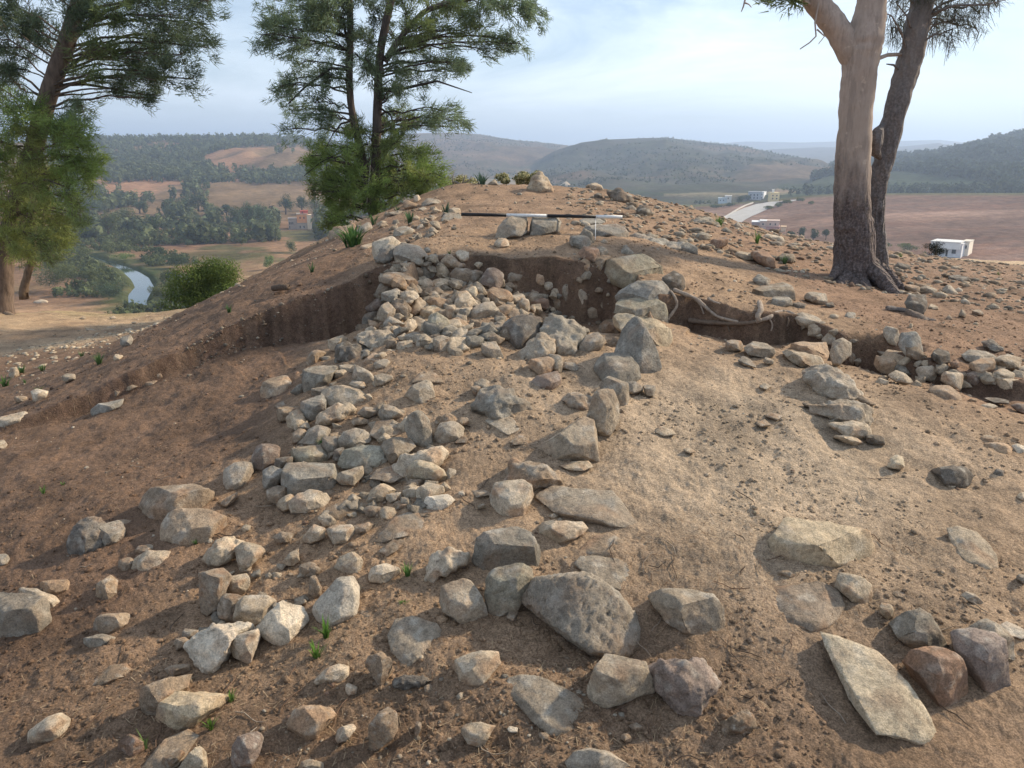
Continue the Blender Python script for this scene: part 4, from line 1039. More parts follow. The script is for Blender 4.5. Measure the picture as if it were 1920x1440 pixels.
FILL = [([(720, 478), (850, 492), (940, 520), (1040, 565), (1060, 600), (960, 640), (900, 662), (740, 662), (670, 640), (690, 560)], 290, (.03, .08)),
        ([(600, 650), (740, 660), (700, 740), (800, 800), (850, 900), (830, 960), (640, 1000), (500, 930), (540, 780)], 110, (.02, .055)),
        ([(1480, 600), (1600, 640), (1640, 820), (1560, 800)], 26, (.02, .05)), ([(1650, 650), (1920, 690), (1920, 730), (1650, 715)], 40, (.025, .06)),
        ([(380, 1010), (500, 980), (600, 1100), (480, 1240), (360, 1240), (370, 1100)], 34, (.015, .035)), ([(1050, 480), (1240, 560), (1240, 660), (1020, 660)], 30, (.03, .07)), ([(700, 400), (860, 380), (860, 440), (720, 470)], 40, (.03, .07))]
V = []; Q = []; CC = []; b_ = 0; r = random.Random(77)
for P_, n_f, (s0, s1) in FILL:
    xs = [p[0] for p in P_]; ys = [p[1] for p in P_]; k = 0
    while k < n_f:
        x, y = r.uniform(min(xs), max(xs)), r.uniform(min(ys), max(ys))
        if not inpoly(x, y, P_): continue
        k += 1; h_ = hit(x, y, .5); z = float(gz_np(np.array([h_.x]), np.array([h_.y]))[0]); v, f = PROT[r.randrange(14)]; s_ = r.uniform(s0, s1) * (1 if r.random() < .8 else 1.3)
        from mathutils import Euler
        M_ = np.array(Euler((r.uniform(-.5, .5), r.uniform(-.5, .5), r.uniform(0, 6.28))).to_matrix()); V.append(v @ M_.T * s_ + np.array((h_.x, h_.y, z + s_ * r.uniform(-.1, .35)))); Q.append(f + b_); b_ += len(v)
        c = np.array(RCOL[r.choice('ggccnbg')]) * r.uniform(.75, 1.05); CC.append(np.tile(c, (len(v), 1)))
tag(mesh_np('wall_rubble', np.concatenate(V), np.concatenate(Q), M_ROCK, smooth=True, cols=np.concatenate(CC)), 'broken stone packing between the bigger stones of the pile and walls', None, None, 'stuff')
# straw, dry needles and twigs
M_STRAW, N, L, B = mat('straw', .9); at_ = N.new('ShaderNodeAttribute'); at_.attribute_name = 'Col'; L.new(at_.outputs['Color'], B.inputs['Base Color'])
n = 26000; X, Y = ground_pts(n, 1.3, 7.5); keep = (fbm(X * 2, Y * 2, 140, 3) + .25 * smooth(2.8, 2.2, Y) > .06) & ~((X > -.2) & (Y > 2.9) & (Y < 5)); X, Y = X[keep], Y[keep]; n = len(X)
ln_ = RNG.uniform(.008, .036, n); th = RNG.uniform(0, 6.28, n); wd = RNG.uniform(.0004, .0011, n); dx, dy = np.cos(th) * ln_ / 2, np.sin(th) * ln_ / 2; nx, ny = -np.sin(th) * wd, np.cos(th) * wd
Za, Zb = gz_np(X - dx, Y - dy) + RNG.uniform(.001, .01, n), gz_np(X + dx, Y + dy) + RNG.uniform(.001, .008, n)
V = np.stack([np.stack([X - dx - nx, Y - dy - ny, Za], -1), np.stack([X - dx + nx, Y - dy + ny, Za + .001], -1), np.stack([X + dx + nx, Y + dy + ny, Zb], -1), np.stack([X + dx - nx, Y + dy - ny, Zb + .001], -1)], 1).reshape(-1, 3)
Q = np.arange(4 * n).reshape(-1, 4); pc = np.array([(.24, .16, .10), (.36, .27, .17), (.12, .07, .04), (.18, .11, .065)])[RNG.integers(0, 4, n)]
tag(mesh_np('straw_litter', V, Q, M_STRAW, cols=np.repeat(pc, 4, 0)), 'dry pine needles and straw scattered over the dark soil', None, None, 'stuff')

n = 19000; X, Y = ground_pts(n, 1.3, 8); keep = (fbm(X * 1.7, Y * 1.7, 160, 3) > -.12) & ~((X < -.9) & (Y > 2.8) & (Y < 6.2) & (RNG.random(n) < .6)); X, Y = X[keep], Y[keep]; n = len(X)
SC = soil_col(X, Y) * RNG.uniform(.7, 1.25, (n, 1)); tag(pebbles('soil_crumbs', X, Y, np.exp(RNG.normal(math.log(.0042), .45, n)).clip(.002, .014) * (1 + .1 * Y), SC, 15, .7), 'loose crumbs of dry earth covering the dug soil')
bpy.data.objects['soil_crumbs'].data.materials[0] = M_SOIL

# small stones caught in the cut faces
n = 420; p_ = RNG.uniform(4.6, 8, n); k = p_.astype(int).clip(0, 7); f = p_ - k; ax = np.array([v.x for v in EL]); ay = np.array([v.y for v in EL])
X = ax[k] * (1 - f) + ax[(k + 1).clip(0, 8)] * f + RNG.uniform(-.05, .05, n); Y = ay[k] * (1 - f) + ay[(k + 1).clip(0, 8)] * f - RNG.uniform(-.02, .10, n)
m_x = X < -.95; X, Y = X[m_x], Y[m_x]; X = np.concatenate([X, RNG.uniform(-.5, .95, 260)]); Y = np.concatenate([Y, RNG.uniform(6.22, 6.36, 260)])
tag(pebbles('embedded_pebbles', X, Y, np.exp(RNG.normal(math.log(.007), .5, len(X))).clip(.003, .028), PAL[RNG.integers(0, len(PAL), len(X))] * RNG.uniform(.45, .85, (len(X), 1)), 31, .8), 'pebbles caught in the cut earth faces of the trench and pit')
# ---------------- mesh collectors ----------------
class MC:
    def __init__(s): s.V = []; s.Q = []; s.n = 0; s.C = []
    def tube(s, pts, rads, sides=7, col=(.1, .08, .06), rough=0.0, cap=True):
        pts = [Vector(p) for p in pts]; m = len(pts); rg = random
        up = None
        for k, p in enumerate(pts):
            d = (pts[min(k + 1, m - 1)] - pts[max(k - 1, 0)]).normalized()
            if up is None: up = d.orthogonal().normalized()
            else: up = (up - d * up.dot(d)).normalized()
            b = d.cross(up)
            for j in range(sides):
                a = 2 * math.pi * j / sides; r = rads[k] * (1 + rough * mnoise.noise(Vector((math.cos(a) * 2, math.sin(a) * 2, k * .35 + s.n * .01))))
                s.V.append(tuple(p + (up * math.cos(a) + b * math.sin(a)) * r)); s.C.append(col)
        for k in range(m - 1):
            for j in range(sides):
                s.Q.append((s.n + k * sides + j, s.n + k * sides + (j + 1) % sides, s.n + (k + 1) * sides + (j + 1) % sides, s.n + (k + 1) * sides + j))
        s.n += m * sides
        if cap:
            for k, rev in ((0, True), (m - 1, False)):
                s.V.append(tuple(pts[k])); s.C.append(col); c = s.n; s.n += 1; o0 = c - (m - k) * sides if k == 0 else c - 1 - sides
                o0 = (c - m * sides) if k == 0 else (c - 1 - sides)
                for j in range(0, sides - 1, 1):
                    a, b2 = o0 + j, o0 + j + 1
                    s.Q.append((c, b2, a, a) if rev else (c, a, b2, b2))
    def box(s, c, d, rz=0, col=(1, 1, 1), tilt=0):
        ca, sa = math.cos(rz), math.sin(rz)
        for i in (-1, 1):
            for j in (-1, 1):
                for k in (-1, 1):
                    x, y, z = d[0] / 2 * i, d[1] / 2 * j, d[2] / 2 * k; s.V.append((c[0] + x * ca - y * sa, c[1] + x * sa + y * ca, c[2] + z)); s.C.append(col)
        n = s.n; s.Q += [(n, n + 1, n + 3, n + 2), (n + 4, n + 6, n + 7, n + 5), (n, n + 4, n + 5, n + 1), (n + 2, n + 3, n + 7, n + 6), (n, n + 2, n + 6, n + 4), (n + 1, n + 5, n + 7, n + 3)]; s.n += 8
    def build(s, name, m, parent=None, smooth=True):
        me = bpy.data.meshes.new(name); fs = [tuple(dict.fromkeys(q)) for q in s.Q]; me.from_pydata(s.V, [], fs)
        if smooth: me.polygons.foreach_set('use_smooth', np.ones(len(me.polygons), bool))
        a = me.color_attributes.new('Col', 'FLOAT_COLOR', 'POINT'); c = np.ones((len(s.V), 4), np.float32); c[:, :3] = np.array(s.C); a.data.foreach_set('color', c.ravel())
        me.materials.append(m); o = bpy.data.objects.new(name, me); COL.objects.link(o)
        if parent: o.parent = parent; o.location = (-parent.location[0], -parent.location[1], -parent.location[2])
        return o
def vcol_mat(name, rough=.9, trans=0.0, nscale=None, bumpd=0, lo=.7, hi=1.3, stretch=None):
    m, N, L, B = mat(name, rough); at_ = N.new('ShaderNodeAttribute'); at_.attribute_name = 'Col'; c = at_.outputs['Color']
    if nscale:
        tcn = N.new('ShaderNodeTexCoord'); v = tcn.outputs['Object']
        if stretch:
            mp = N.new('ShaderNodeMapping'); mp.inputs['Scale'].default_value = stretch; L.new(v, mp.inputs[0]); v = mp.outputs[0]
        h = nz(N, L, v, nscale, 8, .7); c = mixc(N, L, 1, c, ramp(N, L, h, [(.3, g3(lo)), (.5, g3(1)), (.7, g3(hi))]), 'MULTIPLY')
        if bumpd: L.new(bump(N, L, h, 1.0, bumpd), B.inputs['Normal'])
    L.new(c, B.inputs['Base Color'])
    if trans:
        out = [n for n in N if n.type == 'OUTPUT_MATERIAL'][0]; tr = N.new('ShaderNodeBsdfTranslucent'); L.new(c, tr.inputs['Color']); ms = N.new('ShaderNodeMixShader'); ms.inputs[0].default_value = trans
        L.new(B.outputs[0], ms.inputs[1]); L.new(tr.outputs[0], ms.inputs[2]); L.new(ms.outputs[0], out.inputs['Surface'])
    return m
M_NEEDLE = vcol_mat('needles', .6, .45); M_LEAF = vcol_mat('leaves', .95, .35); M_LEAF.node_tree.nodes['Principled BSDF'].inputs['Specular IOR Level'].default_value = .05; M_BARK = vcol_mat('bark', .95, 0, 14, .02, .45, 1.5, (1, 1, .3)); M_WALLP = vcol_mat('plaster', .9, 0, 1.2, 0, .85, 1.12)
M_ROOT = vcol_mat('root_wood', .85, 0, 40, .006, .6, 1.35)
def tufts(C, Dr, nb, ln, wd, spread, cols, rg):
    """needle sprays: nb thin blades round each centre C leaning along Dr"""
    n = len(C); C = np.repeat(C, nb, 0); Dn = np.repeat(Dr, nb, 0) + rg.normal(0, spread, (n * nb, 3)); Dn /= np.linalg.norm(Dn, axis=1, keepdims=True)
    l = rg.uniform(.6, 1.15, (n * nb, 1)) * ln; C = C + rg.normal(0, ln * .3, C.shape); sd_ = np.cross(Dn, rg.normal(0, 1, Dn.shape)); sd_ /= np.linalg.norm(sd_, axis=1, keepdims=True)
    V = np.stack([C - sd_ * wd, C + sd_ * wd, C + Dn * l], 1).reshape(-1, 3); cc = np.repeat(np.repeat(cols, nb, 0), 3, 0)
    return V, np.arange(len(V)).reshape(-1, 3), cc
def near_on(trunks, p):
    best = None
    for tr in trunks:
        for k, (q, r_) in enumerate(tr):
            d = (q - p).length + max(0, q.z - p.z + .1) * 1.6
            if best is None or d < best[0]: best = (d, q, r_)
    return best[1], best[2]
def pine(name, label, group, Y, trunks, clumps, barkc, seed, dens=1.0, depth=.6, tuft_len=.15, extra=None, droop=0.0, rough=.12, bark=None, sink=.15, tw=.0062, nb=12, fwd=0, fwdy=1e9):
    rg = np.random.default_rng(seed); random.seed(seed); base = at(trunks[0][0][0], trunks[0][0][1], Y); base.z = zt(base.x, base.y)
    e = empty(name, base, label, 'tree', group); wood = MC(); T3 = []
    for ti, tr in enumerate(trunks):
        pts = [at(t[0], t[1], Y + (t[3] if len(t) > 3 else 0)) for t in tr]; rs = [t[2] * .48 * Y / F for t in tr]; P2, R2 = [], []
        for k in range(len(pts) - 1):
            a0 = pts[max(k - 1, 0)]; a1, a2 = pts[k], pts[k + 1]; a3 = pts[min(k + 2, len(pts) - 1)]
            for t in np.linspace(0, 1, 9, endpoint=False):
                t = float(t); p = .5 * ((2 * a1) + (a2 - a0) * t + (2 * a0 - 5 * a1 + 4 * a2 - a3) * t * t + (3 * a1 - a0 - 3 * a2 + a3) * t ** 3); P2.append(p); R2.append(rs[k] * (1 - t) + rs[k + 1] * t)
        P2.append(pts[-1]); R2.append(rs[-1])
        if ti == 0: P2.insert(0, P2[0] - Vector((0, 0, sink))); R2.insert(0, R2[0] * 1.05)
        wood.tube(P2, R2, 18, barkc, rough); T3.append(list(zip(P2, R2)))
    Cs, Ds, Ks = [], [], []
    clumps = clumps + ([(cx + rg.uniform(-.9, .9) * rx, cy + rg.uniform(-1.4, 1.4) * ry, rx * .5, ry * .8, c_) for (cx, cy, rx, ry, c_) in clumps] if len(clumps) > 20 else [])
    for (cx, cy, rx, ry, col) in clumps:
        c = at(cx, cy, Y + rg.uniform(-depth, depth) + (fwd if cy > fwdy else 0)); rxm, rym = rx * Y / F, ry * Y / F
        q, qr = near_on(T3, c); rb = max(.007, min(qr * .35, .011 + .006 * (c - q).length)); mid = q.lerp(c, .5) + Vector((rg.normal(0, .06), rg.normal(0, .06), (.10 if droop == 0 else .3) * (c - q).length)) ; bp = []
        for t in np.linspace(0, 1, 9): t = float(t); bp.append(q * (1 - t) ** 2 + mid * 2 * t * (1 - t) + c * t * t + Vector((rg.normal(0, .015), rg.normal(0, .015), rg.normal(0, .02))) * (t > 0))
        wood.tube(bp, list(np.linspace(rb, rb * .4, 9)), 5, tuple(x * .8 for x in barkc), 0, False)
        nt_ = max(4, int(rx * ry / 70 * dens) + 4)
        for k in range(nt_):
            v = rg.normal(0, 1, 3); v /= np.linalg.norm(v); rr = rg.uniform(.25, 1.12); tip = c + Vector((v[0] * rxm * rr, v[1] * min(rxm, depth) * rr, v[2] * rym * 1.4 * rr))
            st = bp[int(rg.integers(4, 9))]; md = st.lerp(tip, .5) + Vector((rg.normal(0, .03), rg.normal(0, .03), rg.normal(.03, .04)))
            tp = [st * (1 - t) ** 2 + md * 2 * t * (1 - t) + tip * t * t for t in (0, .33, .66, 1.0)]
            if droop: tp[-1].z -= droop * .5
            wood.tube(tp, [.006, .005, .004, .002], 3, tuple(x * .7 for x in barkc), 0, False)
            dt = (tip - st); L_ = dt.length
            for t in np.concatenate([rg.uniform(.72, 1.05, 4), rg.uniform(.2, .8, 2)]):
                t = float(t); p = st * (1 - t) ** 2 + md * 2 * t * (1 - t) + tip * t * t + Vector(rg.normal(0, .03, 3)); dd = (dt.normalized() * .8 + Vector(rg.normal(0, .35, 3)) + Vector((0, 0, .1 - droop * 2.6))).normalized()
                Cs.append(p[:]); Ds.append(dd[:]); j = rg.uniform(.6, 1.35); Ks.append((col[0] * j, col[1] * j, col[2] * j))
    if extra:
        for pl_, r0, r1, cc in extra: 
            pp = [at(a, b, Y + dy) for a, b, dy in pl_]; wood.tube(pp, list(np.linspace(r0, r1, len(pp))), 6, cc, .1, False)
    wood.build('trunk', bark or M_BARK, e)
    V, Q, cc = tufts(np.array(Cs), np.array(Ds), nb, tuft_len, tw, .42, np.array(Ks), rg)
    mesh_np('crown', V, Q, M_NEEDLE, e, cols=cc); print(name, len(Q))
    return e
DG = (.11, .15, .085); MG = (.17, .22, .085); YG = (.24, .28, .085); GG = (.20, .28, .08); BG = (.17, .23, .13); OLV = (.12, .13, .05)
A_CL = [(40, 30, 60, 45, DG), (130, 15, 50, 35, DG), (230, 30, 60, 45, MG), (320, 30, 60, 50, DG), (385, 45, 38, 50, DG), (200, 90, 60, 38, MG), (270, 115, 60, 38, DG), (340, 105, 55, 33, DG), (245, 160, 45, 22, DG), (292, 148, 35, 20, DG), (20, 100, 45, 30, DG), (80, 75, 40, 30, DG), (160, 140, 28, 18, MG), (150, 200, 33, 18, BG), (148, 235, 35, 22, BG), (30, 160, 35, 30, DG), (15, 205, 40, 30, MG), (285, -20, 70, 35, DG), (170, -20, 60, 30, DG), (60, -25, 60, 30, DG), (255, 180, 35, 10, DG), (300, 75, 40, 30, MG), (60, 50, 40, 30, DG), (395, 5, 32, 25, DG), (-30, 60, 40, 60, DG), (-25, 160, 40, 50, DG), (385, 85, 22, 16, DG)]
B_CL = [(40, 225, 50, 28, GG), (120, 250, 55, 28, GG), (50, 285, 60, 35, YG), (130, 300, 50, 33, GG), (40, 345, 60, 38, YG), (125, 350, 50, 33, GG), (168, 320, 22, 22, GG), (60, 405, 58, 33, YG), (115, 405, 45, 30, YG), (30, 450, 40, 28, YG), (85, 450, 42, 22, MG), (150, 275, 33, 28, GG), (10, 390, 35, 50, YG), (-10, 300, 40, 60, GG), (150, 380, 30, 22, MG), (-5, 440, 30, 25, YG), (100, 330, 40, 30, YG)]
pine('pine_tree', 'tall leaning pine at the left edge with yellow-green lower boughs', 'pine trees', 14.6, [[(3, 600, 54), (4, 585, 44), (5, 540, 38), (10, 470, 36), (34, 370, 34), (68, 260, 32), (95, 165, 31), (125, 80, 29), (150, 0, 27), (178, -90, 22)]], A_CL + B_CL, (.155, .115, .09), 3, .50, 1.1, fwd=-1.1, fwdy=218,
     extra=[([(98, 160, 0), (160, 158, -.1), (220, 168, -.1), (262, 176, -.2), (302, 179, -.2)], .03, .008, (.07, .055, .045)), ([(110, 110, 0), (150, 60, .2), (200, 20, .3), (260, 0, .4)], .05, .02, (.07, .055, .045)), ([(100, 150, 0), (150, 110, -.2), (220, 95, -.3), (300, 90, -.3)], .04, .015, (.07, .055, .045)), ([(10, 590, -.1), (24, 596, -.3), (40, 601, -.4), (52, 606, -.45)], .09, .03, (.2, .15, .11)), ([(2, 590, -.1), (-4, 600, -.4), (2, 608, -.6)], .09, .03, (.2, .15, .11))])
S_CL = [(60, 420, 50, 25, MG), (100, 445, 40, 22, GG), (40, 470, 45, 20, MG), (90, 480, 40, 16, OLV), (70, 390, 40, 22, MG), (120, 420, 28, 20, MG)]
pine('pine_tree', 'small dull green pine with a thin slanting trunk behind the leaning pine', 'pine trees', 18.2, [[(44, 549, 17), (50, 520, 14), (60, 480, 13), (62, 400, 12), (66, 360, 10)]], S_CL, (.17, .12, .08), 4, .9, .8, .15)
C_CL = [(520, 25, 55, 38, BG), (590, 15, 60, 33, BG), (540, 80, 60, 36, BG), (610, 70, 45, 36, BG), (560, 120, 50, 28, BG), (530, 165, 42, 22, BG), (545, 210, 42, 26, BG), (590, 190, 42, 32, BG), (620, 140, 38, 32, BG), (600, 238, 38, 16, BG), (640, 35, 38, 30, DG), (700, 35, 38, 34, DG), (690, 115, 26, 26, BG), (760, 25, 50, 34, MG), (770, 88, 46, 30, MG), (820, 58, 48, 34, MG), (850, 15, 50, 30, MG), (900, 28, 52, 36, BG), (960, 28, 48, 32, BG), (1010, 15, 30, 26, BG), (935, 70, 46, 26, BG), (975, 84, 34, 14, BG), (840, 115, 48, 22, BG), (868, 132, 26, 14, BG), (785, 150, 36, 20, BG), (742, 168, 30, 22, BG), (830, 205, 42, 20, BG), (862, 225, 30, 13, BG), (812, 232, 30, 12, BG), (758, 212, 30, 22, MG), (650, 250, 28, 18, MG), (722, 230, 28, 20, MG), (880, 60, 40, 28, MG), (500, 55, 30, 25, BG), (570, 40, 40, 28, BG), (655, 90, 30, 28, BG), (690, 75, 30, 26, DG), (790, 50, 36, 28, MG), (740, 120, 26, 22, BG), (540, -15, 60, 20, BG), (660, -15, 60, 20, DG), (800, -15, 60, 20, MG), (930, -12, 60, 20, BG),
        (600, 300, 42, 26, GG), (640, 278, 38, 22, GG), (606, 340, 34, 26, GG), (640, 335, 45, 33, GG), (700, 295, 40, 33, GG), (748, 268, 42, 28, MG), (760, 315, 50, 33, GG), (808, 305, 38, 30, GG), (822, 340, 30, 14, YG), (700, 350, 50, 33, GG), (750, 362, 48, 24, YG), (650, 385, 45, 20, GG), (626, 402, 20, 20, GG), (622, 432, 18, 16, YG), (800, 350, 35, 14, GG), (680, 390, 40, 14, GG), (584, 352, 14, 14, MG), (625, 368, 26, 26, GG), (640, 360, 45, 30, GG), (720, 330, 45, 36, GG), (780, 335, 42, 24, GG), (660, 310, 42, 30, GG), (730, 380, 45, 20, GG), (690, 260, 36, 22, MG), (610, 325, 36, 28, GG), (790, 290, 34, 24, GG), (640, 410, 26, 16, GG), (725, 290, 40, 28, GG)]
TW = (.05, .042, .038)
pine('pine_tree', 'twin-stemmed airy pine standing behind the mound, centre left', 'pine trees', 14.0, [[(700, 408, 18), (692, 350, 15), (680, 295, 14), (661, 215, 13), (655, 150, 12.5), (657, 80, 12), (655, 0, 11), (650, -90, 9)], [(703, 408, 20), (703, 350, 17), (706, 260, 16.5), (708, 190, 16), (712, 110, 15), (722, 50, 14), (735, -10, 14), (750, -90, 9)], [(721, 116, 12), (745, 80, 11), (770, 48, 10), (800, 20, 9), (850, 4, 8), (920, -8, 6)]], C_CL, (.10, .08, .068), 5, .44, 1.0, .12,
     extra=[([(655, 90, 0), (640, 30, .2), (600, 8, .3), (550, 12, .3)], .03, .01, TW), ([(655, 95, 0), (620, 78, -.3), (570, 85, -.5)], .028, .01, TW), ([(655, 130, 0), (620, 128, -.2), (570, 165, -.4), (540, 195, -.4)], .03, .01, TW), ([(712, 170, 0), (760, 165, -.3), (820, 152, -.5), (885, 174, -.5)], .035, .006, TW), ([(708, 200, 0), (732, 215, -.2), (742, 245, -.3)], .02, .01, TW), ([(720, 110, 0), (755, 92, -.3), (800, 75, -.5)], .03, .01, TW), ([(706, 140, 0), (690, 120, 0), (665, 100, 0)], .025, .015, TW), ([(664, 225, 0), (640, 232, -.2), (625, 250, -.2), (600, 300, -.4)], .02, .006, TW), ([(690, 270, 0), (640, 285, -.5), (600, 305, -.7), (570, 330, -.8)], .015, .006, TW), ([(700, 320, -.1), (694, 310, -.2), (690, 360, -.3), (686, 395, -.35)], .016, .01, (.3, .26, .22)), ([(740, 300, -.5), (770, 312, -.7), (798, 332, -.8)], .012, .005, (.3, .26, .22))])

# pale and dark right-hand trees
def burnt_bark(name, pale, dark, z0, z1, sc=5):
    m, N, L, B = mat(name, .92); g = N.new('ShaderNodeNewGeometry').outputs['Position']; mp = N.new('ShaderNodeMapping'); mp.inputs['Scale'].default_value = (1, 1, .28); L.new(g, mp.inputs[0])
    sx = N.new('ShaderNodeSeparateXYZ'); L.new(g, sx.inputs[0]); a = N.new('ShaderNodeMath'); a.operation = 'MULTIPLY_ADD'; h = nz(N, L, mp.outputs[0], sc, 8, .65); L.new(h, a.inputs[0]); a.inputs[1].default_value = 2.6; L.new(sx.outputs[2], a.inputs[2])
    s1 = N.new('ShaderNodeMapRange'); s1.inputs[1].default_value = z0 + 1.3; s1.inputs[2].default_value = z1 + 1.3; L.new(a.outputs[0], s1.inputs[0])
    # the burnt side: old scorch on the lower right of the trunk
    h2 = nz(N, L, mp.outputs[0], 22, 8, .7); pc = mixc(N, L, 1, pale, ramp(N, L, h2, [(.3, g3(.72)), (.5, g3(1)), (.7, g3(1.2))]), 'MULTIPLY'); pc = mixc(N, L, ramp(N, L, nz(N, L, mp.outputs[0], 3, 5), [(.5, g3(0)), (.65, g3(.5))]), pc, (.33, .27, .22)); mp2 = N.new('ShaderNodeMapping'); mp2.inputs['Scale'].default_value = (1, 1, .12); L.new(g, mp2.inputs[0]); pc = mixc(N, L, ramp(N, L, nz(N, L, mp2.outputs[0], 16, 6, .7, .4), [(.54, g3(0)), (.60, g3(.6))]), pc, (.25, .205, .175)); pc = mixc(N, L, ramp(N, L, nz(N, L, g, 9, 5, .6), [(.62, g3(0)), (.66, g3(.7))]), pc, (.52, .42, .34))
    dc = mixc(N, L, 1, dark, ramp(N, L, nz(N, L, g, 45, 6, .75), [(.3, g3(.35)), (.5, g3(1)), (.64, g3(2.0))]), 'MULTIPLY')
    L.new(mixc(N, L, s1.outputs[0], dc, pc), B.inputs['Base Color']); vo = N.new('ShaderNodeTexVoronoi'); vo.inputs['Scale'].default_value = 26; L.new(mp.outputs[0], vo.inputs['Vector'])
    inv = N.new('ShaderNodeMath'); inv.operation = 'SUBTRACT'; inv.inputs[0].default_value = 1; L.new(s1.outputs[0], inv.inputs[1]); mu = N.new('ShaderNodeMath'); mu.operation = 'MULTIPLY'; L.new(vo.outputs['Distance'], mu.inputs[0]); L.new(inv.outputs[0], mu.inputs[1])
    L.new(bump(N, L, mu.outputs[0], 1, .045, bump(N, L, h2, .7, .012)), B.inputs['Normal']); return m
M_PALEB = burnt_bark('pale_bark', (.40, .325, .275), (.115, .092, .085), .95, 1.75); M_DARKB = burnt_bark('dark_bark', (.20, .19, .185), (.13, .115, .11), 1.0, 4.0)
PN = (.10, .11, .075)
R_CL = [(1690, 30, 22, 22, PN), (1672, 55, 18, 22, PN), (1700, 75, 14, 16, PN), (1770, 20, 28, 20, PN), (1755, 50, 22, 24, PN), (1800, 35, 26, 22, PN), (1785, 65, 16, 12, PN), (1840, 20, 26, 20, PN), (1870, 5, 22, 14, PN), (1830, 50, 12, 10, PN), (1740, -5, 40, 20, PN), (1820, -15, 50, 18, PN), (1680, -10, 30, 20, PN)]
eR = pine('burnt_tree', 'thick pale-barked tree with a burnt base, forking at the top right', 'the two burnt trees', 7.9, [[(1598, 560, 120), (1598, 545, 104), (1600, 520, 86), (1602, 490, 78), (1602, 440, 73), (1598, 400, 67), (1598, 333, 63), (1603, 240, 60), (1608, 170, 60), (1614, 110, 64), (1622, 70, 66), (1632, 20, 52), (1640, -40, 48), (1650, -110, 44)], [(1612, 130, 46), (1590, 88, 46), (1568, 52, 44), (1540, 15, 42), (1505, -35, 40), (1480, -80, 36)]],
   [(1485, -4, 22, 9, MG), (1455, -14, 26, 9, MG)], (.5, .4, .33), 8, .6, .3, .10, bark=M_PALEB, sink=.3, rough=.10,
   extra=[([(1535, 5, -.1), (1528, 42, -.15), (1530, 68, -.2), (1518, 80, -.2), (1500, 92, -.2)], .009, .005, TW), ([(1532, 55, -.2), (1546, 68, -.2), (1535, 82, -.2)], .008, .004, TW), ([(1395, -30, -.5), (1398, -5, -.5), (1394, 12, -.5), (1390, 22, -.5)], .012, .004, TW), ([(1396, 5, -.5), (1404, 8, -.5), (1409, 14, -.5)], .008, .003, TW), ([(1640, 112, 0), (1665, 103, .2), (1692, 102, .35)], .022, .016, TW),
          ([(1588, 520, -.15), (1570, 545, -.35), (1556, 562, -.5), (1552, 575, -.55)], .09, .03, (.1, .09, .09)), ([(1600, 530, -.2), (1594, 555, -.42), (1590, 578, -.55)], .09, .03, (.1, .09, .09)), ([(1575, 505, -.1), (1560, 520, -.2), (1548, 530, -.25)], .06, .02, (.1, .09, .09)),
          ([(1625, 500, -.1), (1655, 525, -.3), (1680, 556, -.55), (1700, 584, -.75)], .10, .035, (.1, .09, .09)), ([(1630, 490, 0), (1665, 512, -.1), (1690, 540, -.3), (1706, 572, -.5)], .07, .03, (.1, .09, .09)), ([(1612, 530, -.2), (1630, 556, -.5), (1640, 575, -.6)], .09, .03, (.1, .09, .09))])
eD = pine('leaning_tree', 'dark rough-barked tree leaning right, close behind the pale-barked tree', 'the two burnt trees', 8.25, [[(1650, 510, 34), (1646, 460, 32), (1642, 390, 31), (1650, 330, 34), (1658, 298, 36), (1681, 200, 40), (1698, 140, 42), (1712, 92, 42), (1722, 40, 41), (1732, -10, 40), (1748, -100, 36)]], R_CL, (.14, .12, .11), 9, .5, .35, .11, droop=.35, bark=M_DARKB, rough=.16, tw=.0022, nb=8,
   extra=[([(1685, 132, 0), (1676, 122, -.1), (1662, 120, -.1)], .016, .005, TW), ([(1662, 208, -.15), (1655, 222, -.2), (1646, 242, -.2)], .006, .004, TW), ([(1700, 95, 0), (1690, 60, -.2), (1672, 30, -.3), (1650, 20, -.3)], .012, .004, TW), ([(1710, 60, 0), (1700, 30, -.2), (1680, 5, -.3)], .012, .004, TW), ([(1735, 30, 0), (1790, 10, -.3), (1850, 8, -.5), (1885, 0, -.5)], .014, .004, TW)])
kb = MC(); kb.tube([at(1656, 232, 8.1), at(1646, 248, 8.05), at(1640, 265, 8.02), at(1639, 282, 8.05), at(1650, 297, 8.15)], [.015, .055, .075, .06, .02], 12, (.06, .055, .055), .2); kb.build('burl', M_DARKB, eD)
# roots of the pale tree laid bare by the digging
def root(pts, r0, r1, col, up=.01):
    P3 = []
    for (a, b) in pts: h_ = hit(a, b); p = Vector((h_.x, h_.y - .02, h_.z + up)); P3.append(p)
    D3 = []
    for k in range(len(P3) - 1):
        a0, a1, a2, a3 = P3[max(k - 1, 0)], P3[k], P3[k + 1], P3[min(k + 2, len(P3) - 1)]
        for t in np.linspace(0, 1, 7, endpoint=False): t = float(t); D3.append(.5 * ((2 * a1) + (a2 - a0) * t + (2 * a0 - 5 * a1 + 4 * a2 - a3) * t * t + (3 * a1 - a0 - 3 * a2 + a3) * t ** 3))
    D3.append(P3[-1]); m_ = MC(); m_.tube(D3, [max(.006, (r0 + (r1 - r0) * k / len(D3)) * (1 + .25 * mnoise.noise(Vector((k * .5, r0 * 90, 0))))) for k in range(len(D3))], 10, col, .3); m_.build('root', M_ROOT, eR)
PR = (.31, .25, .195); BR = (.15, .11, .08)
